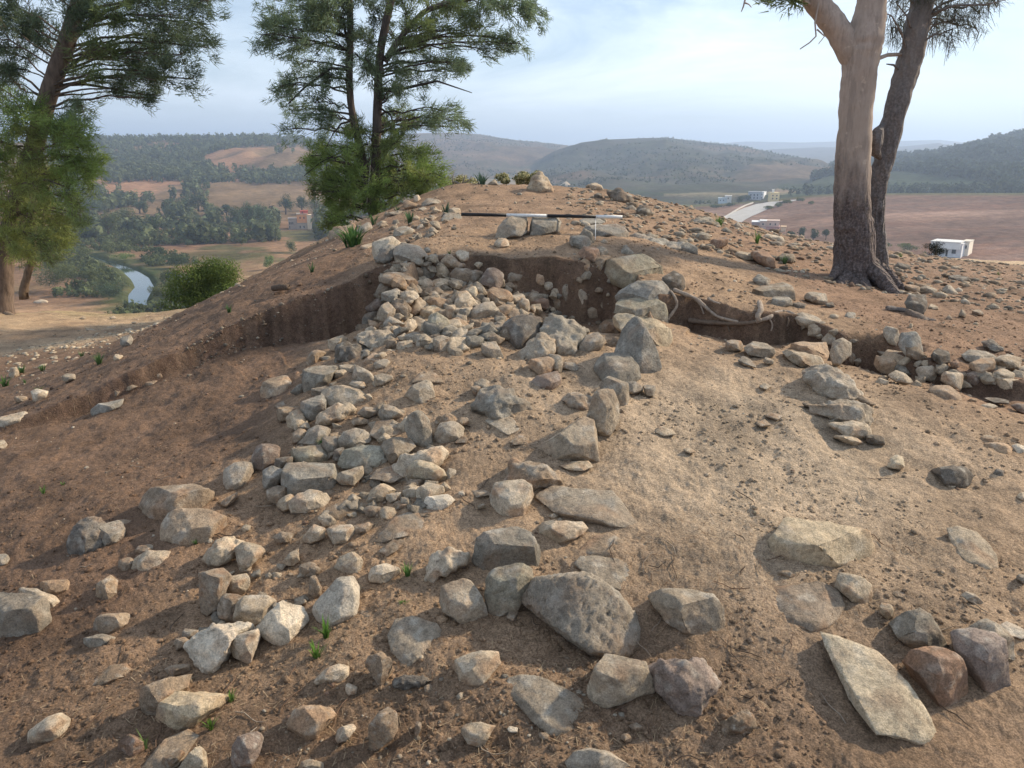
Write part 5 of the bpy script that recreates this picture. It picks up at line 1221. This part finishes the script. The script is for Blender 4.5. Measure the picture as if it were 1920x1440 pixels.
for a in (([(1262, 548), (1284, 556), (1306, 566), (1326, 584), (1345, 598), (1382, 608)], .018, .009, PR, .02), ([(1415, 606), (1440, 598), (1452, 590), (1468, 588), (1484, 592), (1498, 606)], .014, .018, PR, .015), ([(1250, 603), (1259, 590), (1268, 576), (1264, 560), (1256, 548)], .012, .009, PR, .015), ([(1421, 577), (1424, 590), (1418, 602), (1422, 611)], .022, .018, PR, .04), ([(1290, 600), (1330, 604), (1380, 606), (1420, 602)], .020, .012, BR, .0), ([(1300, 562), (1312, 574), (1318, 590)], .006, .003, PR, .01), ([(1350, 600), (1362, 612), (1366, 624)], .006, .002, BR, .01), ([(1440, 598), (1446, 610), (1444, 622)], .005, .002, PR, .01), ([(1468, 588), (1476, 600), (1474, 614)], .005, .002, BR, .01), ([(1326, 566), (1336, 572), (1348, 576)], .011, .006, PR, .03), ([(1660, 580), (1690, 583), (1715, 590), (1735, 600), (1752, 603)], .022, .008, (.2, .17, .15), .012), ([(1700, 588), (1722, 598), (1738, 608)], .03, .03, (.17, .13, .1), .01)): root(*a)

# ---------------- ranging rod ----------------
pa, pb = at(865, 402, 7.55), at(1167, 407, 7.4); er = empty('ranging_rod', pa, 'black and white banded ranging rod resting level on the mound stones', 'ranging rod')
M_PAINT = vcol_mat('paint', .5, 0, 60, 0, .8, 1.1)
cuts = [865, 951, 1028, 1118, 1167]
for k in range(4):
    f0, f1 = (cuts[k] - 865) / 302, (cuts[k + 1] - 865) / 302; m_ = MC(); q0, q1 = pa.lerp(pb, f0), pa.lerp(pb, f1); sg = Vector((0, 0, -.0)); m_.tube([q0, q1], [.016, .016], 12, (.02, .02, .022) if k % 2 == 0 else (.75, .75, .73)); m_.build('black_band' if k % 2 == 0 else 'white_band', M_PAINT, er)
tp = MC(); tp.tube([pa.lerp(pb, .535), pa.lerp(pb, .540)], [.0175, .0175], 12, (.2, .2, .2)); tp.build('joint', M_PAINT, er)
# white string hanging near the rod's right end
sp0 = at(1117, 409, 7.42); m_ = MC(); hg = hit(1116, 455); m_.tube([sp0, Vector((hg.x, hg.y, hg.z))], [.003, .003], 5, (.7, .7, .68)); tag(m_.build('string', M_PAINT), 'thin white string dropping from the right part of the ranging rod', 'string')
# short log on the left flank
h0, h1 = hit(513, 545), hit(540, 543); m_ = MC(); m_.tube([h0 + Vector((0, 0, .02)), h0.lerp(h1, .5) + Vector((0, 0, .025)), h1 + Vector((0, 0, .02))], [.025, .028, .024], 12, (.12, .085, .06), .1); tag(m_.build('log', M_ROOT), 'short brown log lying above the edge of the left trench', 'log')

# ---------------- green tufts ----------------
TUS = """663 464 60 38 34 6 17 5 broad dark-green leafy tuft at the upper end of the left trench;700 425 18 20 12 8 17 7 slim green tuft between two stones under the twin pine;768 420 22 22 14 7 16 8 spiky green tuft beside the purple-grey stone left of the ranging rod;836 402 16 22 12 6 13 9 bluish tuft at the left end of the ranging rod;903 348 28 20 18 5 12 9 bluish spiky tuft on the crest skyline;745 392 14 12 8 8 16 8 small green tuft below the pink stone near the twin pine;843 474 10 9 8 9 20 5 tiny bright tuft on the back rim of the pit;1348 425 24 16 20 10 22 6 bushy green tuft on the right skyline near the road;1419 459 14 20 12 12 26 7 bright green spiky tuft left of the white skyline stone;1470 491 16 16 16 5 13 5 dark green tuft against a stone left of the burnt tree;1688 480 12 8 9 10 20 6 low tuft just right of the burnt tree on the skyline;1734 478 14 9 10 14 22 6 yellow-green tuft by the dark little tree on the skyline;1872 516 10 8 7 13 20 6 small tuft on the pale ground at the right
612 1203 16 44 12 13 30 5 tall bright green leaves in front of the smooth lobed stone;594 1236 30 34 14 14 30 5 sprawling green leaves below the smooth lobed stone;764 1078 16 28 16 12 28 7 upright green shoots in the shaded hollow mid-foreground;396 1368 16 34 12 14 28 5 bright green shoot at the tip of the large pale wedge;434 1322 22 26 12 15 28 6 thin green shoots above the large pale wedge;600 838 10 22 6 9 20 6 green sprig between stones of the left wall;574 870 22 8 16 6 13 5 mossy green sprig on top of the smooth-faced wall block;84 1145 24 12 14 12 22 7 faint green tuft on the rounded cream stone at the left;368 1026 14 10 12 9 20 6 little green tuft at the foot of the large brown block;273 1406 10 44 5 13 22 7 long curved green blades at the bottom left;757 1136 20 8 10 10 20 5 low green weeds beside the smooth lobed stone's hollow
10 728 26 20 18 9 20 6 thick green tuft at the left edge of the flank;42 702 18 16 14 8 18 6 green tuft right of an upright cream stone on the flank;80 696 18 14 14 8 18 6 green tuft beside pale chips on the left flank;48 722 12 11 9 8 19 6 small tuft between two larger ones on the left flank;74 730 16 10 10 8 19 6 low tuft nearest the left trench edge;154 670 14 12 12 10 20 7 tuft beside the scattered pale slabs on the terrace rim;186 680 16 20 16 8 18 6 tallest dark tuft on the terrace rim;430 585 12 16 10 6 15 6 lone dark green tuft high on the left flank;83 930 12 17 9 12 26 6 bright green seedling on the floor of the left trench;118 913 12 8 9 13 27 7 flat green seedling on the floor of the left trench;585 512 14 18 9 8 18 8 blue-green tuft just above the left trench edge;525 538 18 9 12 6 12 5 dark low tuft behind the short log;248 640 7 12 5 15 22 6 yellow blade tuft beside the blue-grey terrace stone"""
for t in TUS.replace('\n', ';').split(';'):
    q = t.split(' ', 8); px, py, w_, h_, nb = map(int, q[:5]); col = np.array([int(x) / 100 for x in q[5:8]]) * .75 + np.array((.035, .03, .015)); p = hit(px, min(py, 1435)); s = p.y / F
    rg = np.random.default_rng(px * 7 + py); V = []; Q = []; CC = []; bz = Vector((p.x, p.y, p.z - .005))
    nb = int(nb * 2.2); h_ *= 1.25
    for k in range(nb):
        a = rg.uniform(0, 6.28); r0 = rg.uniform(0, w_ * s * .28); bx, by = bz.x + math.cos(a) * r0, bz.y + math.sin(a) * r0 * .6; ln_ = h_ * s * rg.uniform(.55, 1.1); lean = rg.uniform(.15, 1.0) * max(w_ / h_, .8) * .75; wd = max(.0022, .055 * h_ * s * rg.uniform(.5, 1)); sx, sy = -math.sin(a) * wd, math.cos(a) * wd; n0 = len(V); bzz = gz(bx, by) - .004
        for i, t_ in enumerate((0, .35, .7, 1)):
            x = bx + math.cos(a) * lean * ln_ * t_ ** 1.6; y = by + math.sin(a) * lean * ln_ * t_ ** 1.6; z = bzz + ln_ * (t_ - .18 * lean * t_ * t_ * 2); f = (1, .95, .6, .08)[i]
            V += [(x - sx * f, y - sy * f, z), (x + sx * f, y + sy * f, z)]; c_ = col * rg.uniform(.75, 1.25) * (.8 + .35 * t_); CC += [c_, c_]
        for i in range(3): Q.append((n0 + 2 * i, n0 + 2 * i + 1, n0 + 2 * i + 3, n0 + 2 * i + 2))
    tag(mesh_np('grass_tuft', V, Q, M_LEAF, cols=np.array(CC)), q[8], 'grass tuft', 'green tufts')

# ---------------- valley trees, bushes ----------------
def bush(name, label, cat, group, px, py, w_, h_, col, Y=None, n=700, lumps=9, trunk=True, seed=0, leaf=None, light=1.0, pale=None):
    p = hit(px, py, 20) if Y is None else at(px, py, Y); Yd = p.y; s = Yd / F; rg = np.random.default_rng(seed + px * 3 + py)
    zb = zt(p.x, p.y); top = at(px, py - h_, Yd).z; Hh = max(top - zb, h_ * s); Wd = w_ * s
    e = empty(name, (p.x, p.y, zb), label, cat, group)
    if trunk:
        m_ = MC(); m_.tube([(p.x, p.y, zb - .3), (p.x + .02 * Wd, p.y, zb + Hh * .3), (p.x - .03 * Wd, p.y, zb + Hh * .75)], [Wd * .045, Wd * .035, Wd * .015], 7, (.12, .09, .06), .1)
        for k in range(4):
            a = rg.uniform(0, 6.28); m_.tube([(p.x, p.y, zb + Hh * .25), (p.x + math.cos(a) * Wd * .28, p.y + math.sin(a) * Wd * .28, zb + Hh * rg.uniform(.5, .8))], [Wd * .02, Wd * .008], 5, (.12, .09, .06), 0, False)
        m_.build('trunk', M_BARK, e)
    leaf = leaf or max(.035, 1.3 * s * 1.9); Cs = []; Ns = []; 
    for k in range(lumps):
        a = rg.uniform(0, 6.28); rr = rg.uniform(0, .32) * Wd; cz = zb + Hh * rg.uniform(.30, .78); c = np.array((p.x + math.cos(a) * rr, p.y + math.sin(a) * rr, cz)); sc = np.array((Wd * rg.uniform(.16, .28), Wd * rg.uniform(.16, .28), Hh * rg.uniform(.14, .24)))
        m = n // lumps; v = rg.normal(0, 1, (m, 3)); v /= np.linalg.norm(v, axis=1, keepdims=True); Cs.append(c + v * sc * rg.uniform(.55, 1.08, (m, 1))); Ns.append(v)
    Cs = np.concatenate(Cs); Ns = np.concatenate(Ns); Cs[:, 2] = np.maximum(Cs[:, 2], zb + .02 * Hh); m = len(Cs)
    d1 = rg.normal(0, 1, (m, 3)); d1 = np.cross(Ns, d1) + rg.normal(0, .35, (m, 3)); d1 /= np.linalg.norm(d1, axis=1, keepdims=True); d2 = np.cross(d1, Ns + rg.normal(0, .4, (m, 3))); d2 /= np.linalg.norm(d2, axis=1, keepdims=True)
    sz = leaf * rg.uniform(.6, 1.3, (m, 1)); V = np.stack([Cs - d1 * sz * .5, Cs + d2 * sz * .5, Cs + d1 * sz * .6], 1).reshape(-1, 3)
    cc = np.array(col)[None] * rg.uniform(.65, 1.35, (m, 1)) 
    if pale is not None: mk = rg.random((m, 1)) < .35; cc = np.where(mk, np.array(pale)[None], cc)
    mesh_np('crown' if trunk else 'foliage', V, np.arange(3 * m).reshape(-1, 3), M_LEAF, e, cols=np.repeat(cc, 3, 0)); return e
DK = (.065, .09, .045); OL = (.13, .15, .065); LG = (.17, .23, .08); TL = (.095, .13, .075)
VT = """425 408 34 36 K dark rounded tree at the left end of the valley grove;447 428 40 54 T mid-height grey-green tree in the valley grove;470 436 44 74 T tallest grey-green tree of the valley grove;497 432 42 62 T grey-green tree right of the tallest one in the grove;508 452 34 44 T low broad tree in front of the valley grove;536 402 42 46 K dark tree directly left of and behind the orange house;566 396 36 36 K dark tree directly behind the orange house;595 402 44 40 O olive tree right of the orange house;547 474 34 26 O loose green bush below the orange house;505 506 30 38 L light green bush on the slope edge above the left flank
290 446 54 52 K dark round tree standing alone above the river;242 424 64 44 O broad olive tree left of the dark round tree;204 446 64 62 O tall olive tree beside the yellow-green pine;172 404 54 40 T grey-green tree above the bare sandy patch;160 452 50 44 T grey-green tree nearest the yellow-green pine;262 400 42 30 T small grey-green tree at the foot of the wooded hill;330 402 66 42 T wide grey tree group's left tree on the valley edge;372 396 54 36 K dark tree between the wide grey tree and the grove;384 458 34 22 K dark bush left in the row on the brown field;407 456 26 22 O olive bush middle in the row on the brown field;455 460 22 20 O small bush right in the row on the brown field;352 462 30 14 T low bush on the field bank
335 502 70 34 K dark riverside thicket behind the round green bush;300 484 64 26 K dark thicket along the far river bank;205 474 48 24 O riverbank bush at the bend;160 486 50 30 O olive bush left of the river bend;232 488 56 20 L bright green reeds along the river bend;300 562 60 44 O grey-green bush at the river's near right bank;320 535 60 36 K dark bush overhanging the water on the right;110 548 120 74 O wide olive thicket behind the small leaning trunk;210 568 84 56 T dull bush between the terrace and the river;175 540 60 50 O bush at the left of the river mouth;70 500 90 70 K dark foliage behind the yellow-green pine
1385 380 24 15 K dark tree left of the yellow houses;1402 377 20 13 K dark tree touching the long grey house;1340 392 40 10 K dark hedge left of the road;1368 388 26 9 K dark hedge beside the road wall;1440 392 24 8 O green verge bush at the road bend;1458 388 22 9 O green verge bush below the yellow houses;1478 383 24 10 O olive bush on the field's upper edge;1500 379 22 10 O rounded olive bush on the field's upper edge;1520 384 14 9 O lone bush just inside the ploughed field;1482 452 20 26 K dark tree nearest the pink building;1502 448 24 28 K second dark tree right of the pink building;1524 452 24 30 K tall dark tree between the pink building and burnt tree;1548 450 20 24 K dark tree just left of the burnt tree;1700 474 56 24 O bushy green shrub right of the burnt tree;1660 466 30 14 O low shrub seen just right of the burnt trunk"""
CK = dict(K=DK, T=TL, O=OL, L=LG)
for t in VT.replace('\n', ';').split(';'):
    q = t.split(' ', 5); px, py, w_, h_ = map(int, q[:4]); hh = hit(px, py, 20)
    isb = any(k in q[5] for k in ('bush', 'thicket', 'hedge', 'shrub', 'reeds', 'foliage'))
    bush('bush' if isb else 'valley_tree', q[5], 'bush' if isb else 'tree', 'bushes in the valley' if isb else 'trees in the valley', px, py, w_ * .88, h_ * .86, CK[q[4]], Y=None, n=int(260 + w_ * h_ * .55), trunk=not isb, lumps=10)
bush('bush', 'big rounded bright green bush at the terrace edge above the river', 'bush', None, 386, 574, 150, 104, (.12, .17, .05), Y=19.5, n=26000, lumps=16, trunk=False, leaf=.05)
bush('small_tree', 'small dark tree with a stubby trunk left of the white flat-roofed house', 'tree', None, 1752, 490, 46, 38, (.03, .035, .03), Y=15, n=2500, leaf=.02, lumps=8)
for k, (px, py, w_, h_, lb) in enumerate([(872, 340, 36, 14, 'yellowish flowering bush at the skyline just right of the twin pine'), (946, 340, 24, 12, 'left of three yellowish bushes peeping over the crest'), (978, 340, 26, 14, 'middle of three yellowish bushes peeping over the crest'), (1000, 338, 22, 14, 'right of three yellowish bushes touching the crest stone')]):
    bush('crest_bush', lb, 'bush', 'flowering bushes behind the crest', px, py, w_ * 1.5, h_ * 1.5, (.22, .22, .10), Y=14.2, n=2200, lumps=9, trunk=False, leaf=.035, pale=(.7, .64, .38))
m_ = MC()
for a in ([(852, 352), (848, 335), (852, 322)], [(852, 340), (866, 346), (880, 338), (884, 330)], [(858, 344), (872, 352), (884, 352)], [(866, 346), (870, 336), (872, 328)]):
    m_.tube([at(x, y, 12.8) for x, y in a], list(np.linspace(.014, .005, len(a))), 6, (.22, .19, .17))
tag(m_.build('dead_branch', M_ROOT), 'bare dead branch lying against the lower boughs of the twin pine', 'branch')

# woods and scrub too many to count
def pxy(X, Y, Z):
    y = Y * CP - (Z - EYE) * SP; v = Y * SP + (Z - EYE) * CP; return 960 + F * X / y, 720 - F * v / y
def blobs(name, label, n, pxr, pyr, ok, hm, col, seed, nl=26, lf=.42, tall=1.25):
    rg = np.random.default_rng(seed); R = np.sqrt(rg.uniform(0, 1, n * 3)); P3 = []
    azs = np.arctan(((rg.uniform(pxr[0], pxr[1], n * 4) - 960) / F) / 1.03); Rr = rg.uniform(pyr[0], pyr[1], n * 4); X = Rr * np.sin(azs); Y = Rr * np.cos(azs); Z, zi, rd = terrain(X, Y, False, True)
    xx_, yy_ = pxy(X, Y, Z); m = ok(X, Y, zi, Rr, Z) & ~((xx_ > 524) & (xx_ < 592) & (yy_ > 400) & (yy_ < 452)) ; X, Y, Z = X[m][:n], Y[m][:n], Z[m][:n]; n = len(X); h = hm[0] + (hm[1] - hm[0]) * rg.random(n) ** 1.6
    K = nl; u = rg.normal(0, 1, (n, K, 3)); u /= np.linalg.norm(u, axis=2, keepdims=True); r_ = rg.uniform(.45, 1.05, (n, K, 1)); hh = h[:, None, None]
    sc = np.array([.36, .36, .5 * tall])[None, None] * rg.uniform(.75, 1.25, (n, 1, 3)); C = u * r_ * sc * hh; C[..., 2] += hh[..., 0] * .5 * tall; C += np.stack([X, Y, Z], -1)[:, None]; C = C.reshape(-1, 3); u = u.reshape(-1, 3); m_ = len(C)
    d1 = np.cross(u, rg.normal(0, 1, (m_, 3))) + rg.normal(0, .3, (m_, 3)); d1 /= np.linalg.norm(d1, axis=1, keepdims=True); d2 = np.cross(d1, u); sz = np.repeat(h, K)[:, None] * lf * rg.uniform(.7, 1.3, (m_, 1))
    v = np.stack([C - d1 * sz * .5, C + d2 * sz * .7, C + d1 * sz * .5], 1); f = np.arange(3 * m_); cc = np.repeat(np.repeat(np.array(col)[None] * rg.uniform(.6, 1.4, (n, 1)), K, 0) * rg.uniform(.75, 1.25, (m_, 1)), 3, 0)
    tag(mesh_np(name, v.reshape(-1, 3), f.reshape(-1, 3), M_LEAF, cols=cc), label, None, None, 'stuff')
def ok_left(X, Y, zi, R, Z):
    x, y = pxy(X, Y, Z); bare = ((x - 500) / 120) ** 2 + ((y - 300) / 24) ** 2 < 1; nn = vn(X * .012, Y * .012, 200) + .5 * vn(X * .05, Y * .05, 201)
    nn = nn + .5 * vn(X * .15, Y * .15, 203); d = np.where(y < 325, .30, .16) - .20 * (x > 420) * (y > 290) - .7 * bare; return ((zi == 0) | (zi == -1) & (R > 330) & (x < 650)) & (nn < d)
blobs('hillside_forest', 'open pine forest covering the left hill up to its skyline', 9500, (100, 860), (330, 1200), ok_left, (2.8, 6.8), (.125, .145, .075), 21, tall=1.35)
blobs('right_forest', 'dark woodland on the hill at the far right', 4800, (1480, 1960), (620, 1300), lambda X, Y, zi, R, Z: (zi == 5) & (vn(X * .01, Y * .01, 210) < .12), (4, 9), (.055, .07, .04), 22, tall=1.1)
blobs('hill_scrub', 'scattered scrub dotting the two middle hills', 4600, (700, 1700), (560, 2050), lambda X, Y, zi, R, Z: ((zi == 1) | (zi == 2)) & (vn(X * .006, Y * .006, 220) + .6 * vn(X * .03, Y * .03, 221) > -.02), (1.4, 4.5), (.065, .078, .048), 23, nl=12, tall=.7)
blobs('field_edge_scrub', 'low green scrub along the upper edge of the ploughed field', 1500, (1300, 1960), (500, 700), lambda X, Y, zi, R, Z: (R > 505) & (vn(X * .02, Y * .02, 230) > -.15) & (zi != 6), (1.5, 4), (.07, .09, .045), 24, nl=14, tall=.8)
blobs('valley_scrub', 'low scrub along the river and foot of the wooded hill', 4200, (60, 640), (150, 470), lambda X, Y, zi, R, Z: (zi == -1) & ((R > 330) | (edge_dist(RIVW, X, Y)[0] < 20) & (edge_dist(RIVW, X, Y)[0] > 6)) & (vn(X * .03, Y * .03, 240) > -.12), (1.0, 3.4), (.11, .13, .06), 25, nl=22, lf=.3, tall=.85)

# ---------------- buildings ----------------
def wallbox(e, name, x0, x1, yt, yb, Y, dep, col, wins=(), rz=0, roofc=None, dy=0):
    col = tuple(min(c * 1.3, .85) for c in col); rz = rz - math.atan(ray((x0 + x1) / 2, yb)[0])
    """a block whose front spans the given outline at distance Y; returns its part"""
    a, b = at(x0, yb, Y), at(x1, yb, Y); t = at(x0, yt, Y); W = b.x - a.x; Hh = t.z - a.z; cx = (a.x + b.x) / 2; m_ = MC(); zb_ = a.z - 1.5
    m_.box((cx, Y + dep / 2 + dy, (t.z + zb_) / 2), (W, dep, t.z - zb_), rz, col)
    o = m_.build(name, M_WALLP, e, smooth=False)
    r_ = MC(); ca, sa = math.cos(rz), math.sin(rz)
    r_.box((cx, Y + dep / 2 + dy, t.z + .12), (W + .3, dep + .3, .24), rz, roofc or tuple(c * .8 for c in col)); r_.build('roof', M_WALLP, e, smooth=False)
    for (fx, fz, fw, fh) in wins:
        lx = (fx - .5) * W; ly = -dep / 2; wx = cx + lx * ca - ly * sa; wy = Y + dep / 2 + dy + lx * sa + ly * ca
        w2 = MC(); w2.box((wx, wy - .03, a.z + fz * Hh), (fw * W, .12, fh * Hh), rz, (.06, .07, .08)); w2.build('window' if fz > .3 else 'door', M_WALLP, e, smooth=False)
    return o
def house(label, px, py, cat='house', grp='houses in the valley'):
    p = hit(px, py, 60); e = empty('house', p, label, cat, grp); return e, p.y
e, Yh = house('orange and beige house with a red rooftop room among the valley trees', 555, 430)
wallbox(e, 'wall', 537, 553, 411, 430, Yh, 9, (.34, .28, .24), [(.12, .6, .1, .25), (.3, .6, .1, .25), (.12, .2, .1, .25), (.5, .6, .1, .25)]); wallbox(e, 'upper_storey', 553.3, 573, 402, 418, Yh + .3, 8, (.60, .27, .13), [(.3, .6, .1, .2), (.65, .6, .1, .2)], roofc=(.5, .42, .33)); wallbox(e, 'ground_storey', 553.3, 573, 419, 430, Yh, 8, (.36, .30, .25), [(.3, .4, .1, .4), (.65, .4, .1, .4)]); wallbox(e, 'rooftop_room', 561, 575, 396, 402, Yh + 2, 4, (.42, .09, .07), [(.3, .5, .15, .4)]); wallbox(e, 'annexe', 574, 582, 404, 430, Yh + .3, 6, (.62, .5, .36))
e, Yh = house('low white building left of the orange house', 512, 411); wallbox(e, 'wall', 503, 522, 405, 411, Yh, 8, (.6, .52, .45), [(.3, .5, .12, .4), (.7, .5, .12, .4)])
e, Yh = house('yellow house with a white stair tower at the bend of the road', 1455, 378); wallbox(e, 'wall', 1447, 1463, 362, 378, Yh, 10, (.62, .50, .28), [(.25, .7, .14, .16), (.7, .7, .14, .16), (.25, .35, .14, .16), (.7, .35, .14, .16)], rz=.15); wallbox(e, 'stair_tower', 1449, 1453, 356, 366, Yh + 2, 4, (.7, .68, .62))
e, Yh = house('narrow white house just left of the yellow house', 1433, 375); wallbox(e, 'wall', 1430, 1437, 360, 375, Yh, 9, (.72, .70, .68), [(.5, .7, .25, .14), (.5, .3, .25, .14)], rz=-.2); wallbox(e, 'balcony_block', 1438, 1446, 368, 375, Yh + 3, 5, (.55, .56, .55), [(.5, .5, .3, .4)])
e, Yh = house('long grey-blue house left of the narrow white house', 1418, 376); wallbox(e, 'wall', 1406, 1430, 360, 376, Yh + 4, 9, (.33, .34, .37), [(.2, .65, .08, .2), (.45, .65, .08, .2), (.7, .65, .08, .2), (.2, .3, .08, .2), (.45, .3, .08, .2), (.7, .3, .08, .2)])
e, Yh = house('small pale blue and white house left of the dark trees', 1361, 381); wallbox(e, 'wall', 1350, 1366, 372, 381, Yh, 9, (.42, .48, .52), [(.25, .6, .1, .25), (.6, .6, .1, .25)]); wallbox(e, 'upper_storey', 1362, 1374, 368, 381, Yh + 1, 8, (.55, .53, .5), [(.5, .7, .14, .2)])
e, Yh = house('pinkish flat-roofed building below the road', 1440, 436); wallbox(e, 'wall', 1430, 1466, 426, 438, Yh, 9, (.42, .24, .22), [(.2, .5, .08, .4), (.55, .5, .08, .4)]); wallbox(e, 'upper_storey', 1430, 1442, 415, 426, Yh + .8, 8, (.46, .36, .30), [(.5, .5, .2, .3)], roofc=(.7, .7, .68)); wallbox(e, 'upper_storey', 1443, 1466, 415, 426, Yh + 1.2, 8, (.50, .38, .31), [(.3, .5, .1, .3), (.7, .5, .1, .3)]); wallbox(e, 'side_wing', 1415, 1429, 417, 434, Yh + 1, 9, (.25, .2, .2), roofc=(.75, .75, .74)); wallbox(e, 'end_wall', 1467, 1476, 426, 443, Yh - 1, 5, (.6, .45, .3))
e, Yh = house('white flat-roofed house in the field right of the burnt tree', 1800, 482); wallbox(e, 'wall', 1768, 1816, 458, 481, Yh, 8, (.55, .56, .57), [(.28, .45, .1, .3), (.74, .42, .14, .34), (.5, .25, .07, .5)], rz=-.18); wallbox(e, 'parapet', 1767, 1817, 455, 458.5, Yh - .3, 8.6, (.66, .65, .62), rz=-.18); wallbox(e, 'side_wing', 1817, 1829, 454, 478, Yh + 1, 7, (.66, .60, .50), [(.6, .6, .2, .25)], rz=-.15)
# low pale wall along the far side of the road
m_ = MC(); wp = [hit(a, b, 150) for a, b in ((1352, 414), (1368, 403), (1384, 393), (1398, 386), (1412, 381))]
for k in range(4):
    a, b = wp[k], wp[k + 1]
    for j in range(6):
        p = a.lerp(b, (j + .5) / 6); L_ = (b - a).length / 6; m_.box((p.x, p.y, zt(p.x, p.y) + .35), (L_ * .999, .4, .9), math.atan2(b.y - a.y, b.x - a.x), (.58, .55, .50))
tag(m_.build('roadside_wall', M_WALLP, smooth=False), 'low pale wall along the left side of the valley road', 'wall')

m_ = MC(); r = random.Random(5)
for k in range(170):
    R_ = math.exp(r.uniform(math.log(1.5), math.log(5))); A_ = rad(r.uniform(-36, 36)); x, y = R_ * math.sin(A_), R_ * math.cos(A_); th = r.uniform(0, 6.28); L_ = r.uniform(.03, .14); pp = []
    if x > 0 and y > 2.8 and r.random() < .7: continue
    for j in range(5): xx, yy = x + math.cos(th) * L_ * j / 4, y + math.sin(th) * L_ * j / 4; th += r.uniform(-.25, .25); pp.append((xx, yy, float(gz_np(np.array([xx]), np.array([yy]))[0]) + .004 + .01 * r.random()))
    c = r.choice([(.16, .1, .065), (.3, .24, .18), (.1, .07, .05)]); m_.tube(pp, [.0016, .0022, .002, .0016, .001], 4, c, 0, False)
tag(m_.build('twigs', M_ROOT), 'small dead twigs and rootlets lying on the foreground soil', None, None, 'stuff')
# ---------------- haze ----------------
mh = bpy.data.materials.new('haze'); mh.use_nodes = True; N = mh.node_tree.nodes; L = mh.node_tree.links
for n in list(N):
    if n.type != 'OUTPUT_MATERIAL': N.remove(n)
out = [n for n in N if n.type == 'OUTPUT_MATERIAL'][0]; pv = N.new('ShaderNodeVolumePrincipled')
pv.inputs['Color'].default_value = (.57, .73, .98, 1); pv.inputs['Density'].default_value = .00036; pv.inputs['Anisotropy'].default_value = .3
L.new(pv.outputs[0], out.inputs['Volume'])
x0, y0, z0, x1, y1, z1 = -9300, -9300, -75, 9300, 9300, 260
V = [(x, y, z) for x in (x0, x1) for y in (y0, y1) for z in (z0, z1)]
Q = [(0, 1, 3, 2), (4, 6, 7, 5), (0, 4, 5, 1), (2, 3, 7, 6), (0, 2, 6, 4), (1, 5, 7, 3)]
tag(mesh_np('haze', V, Q, mh), kind='stuff')
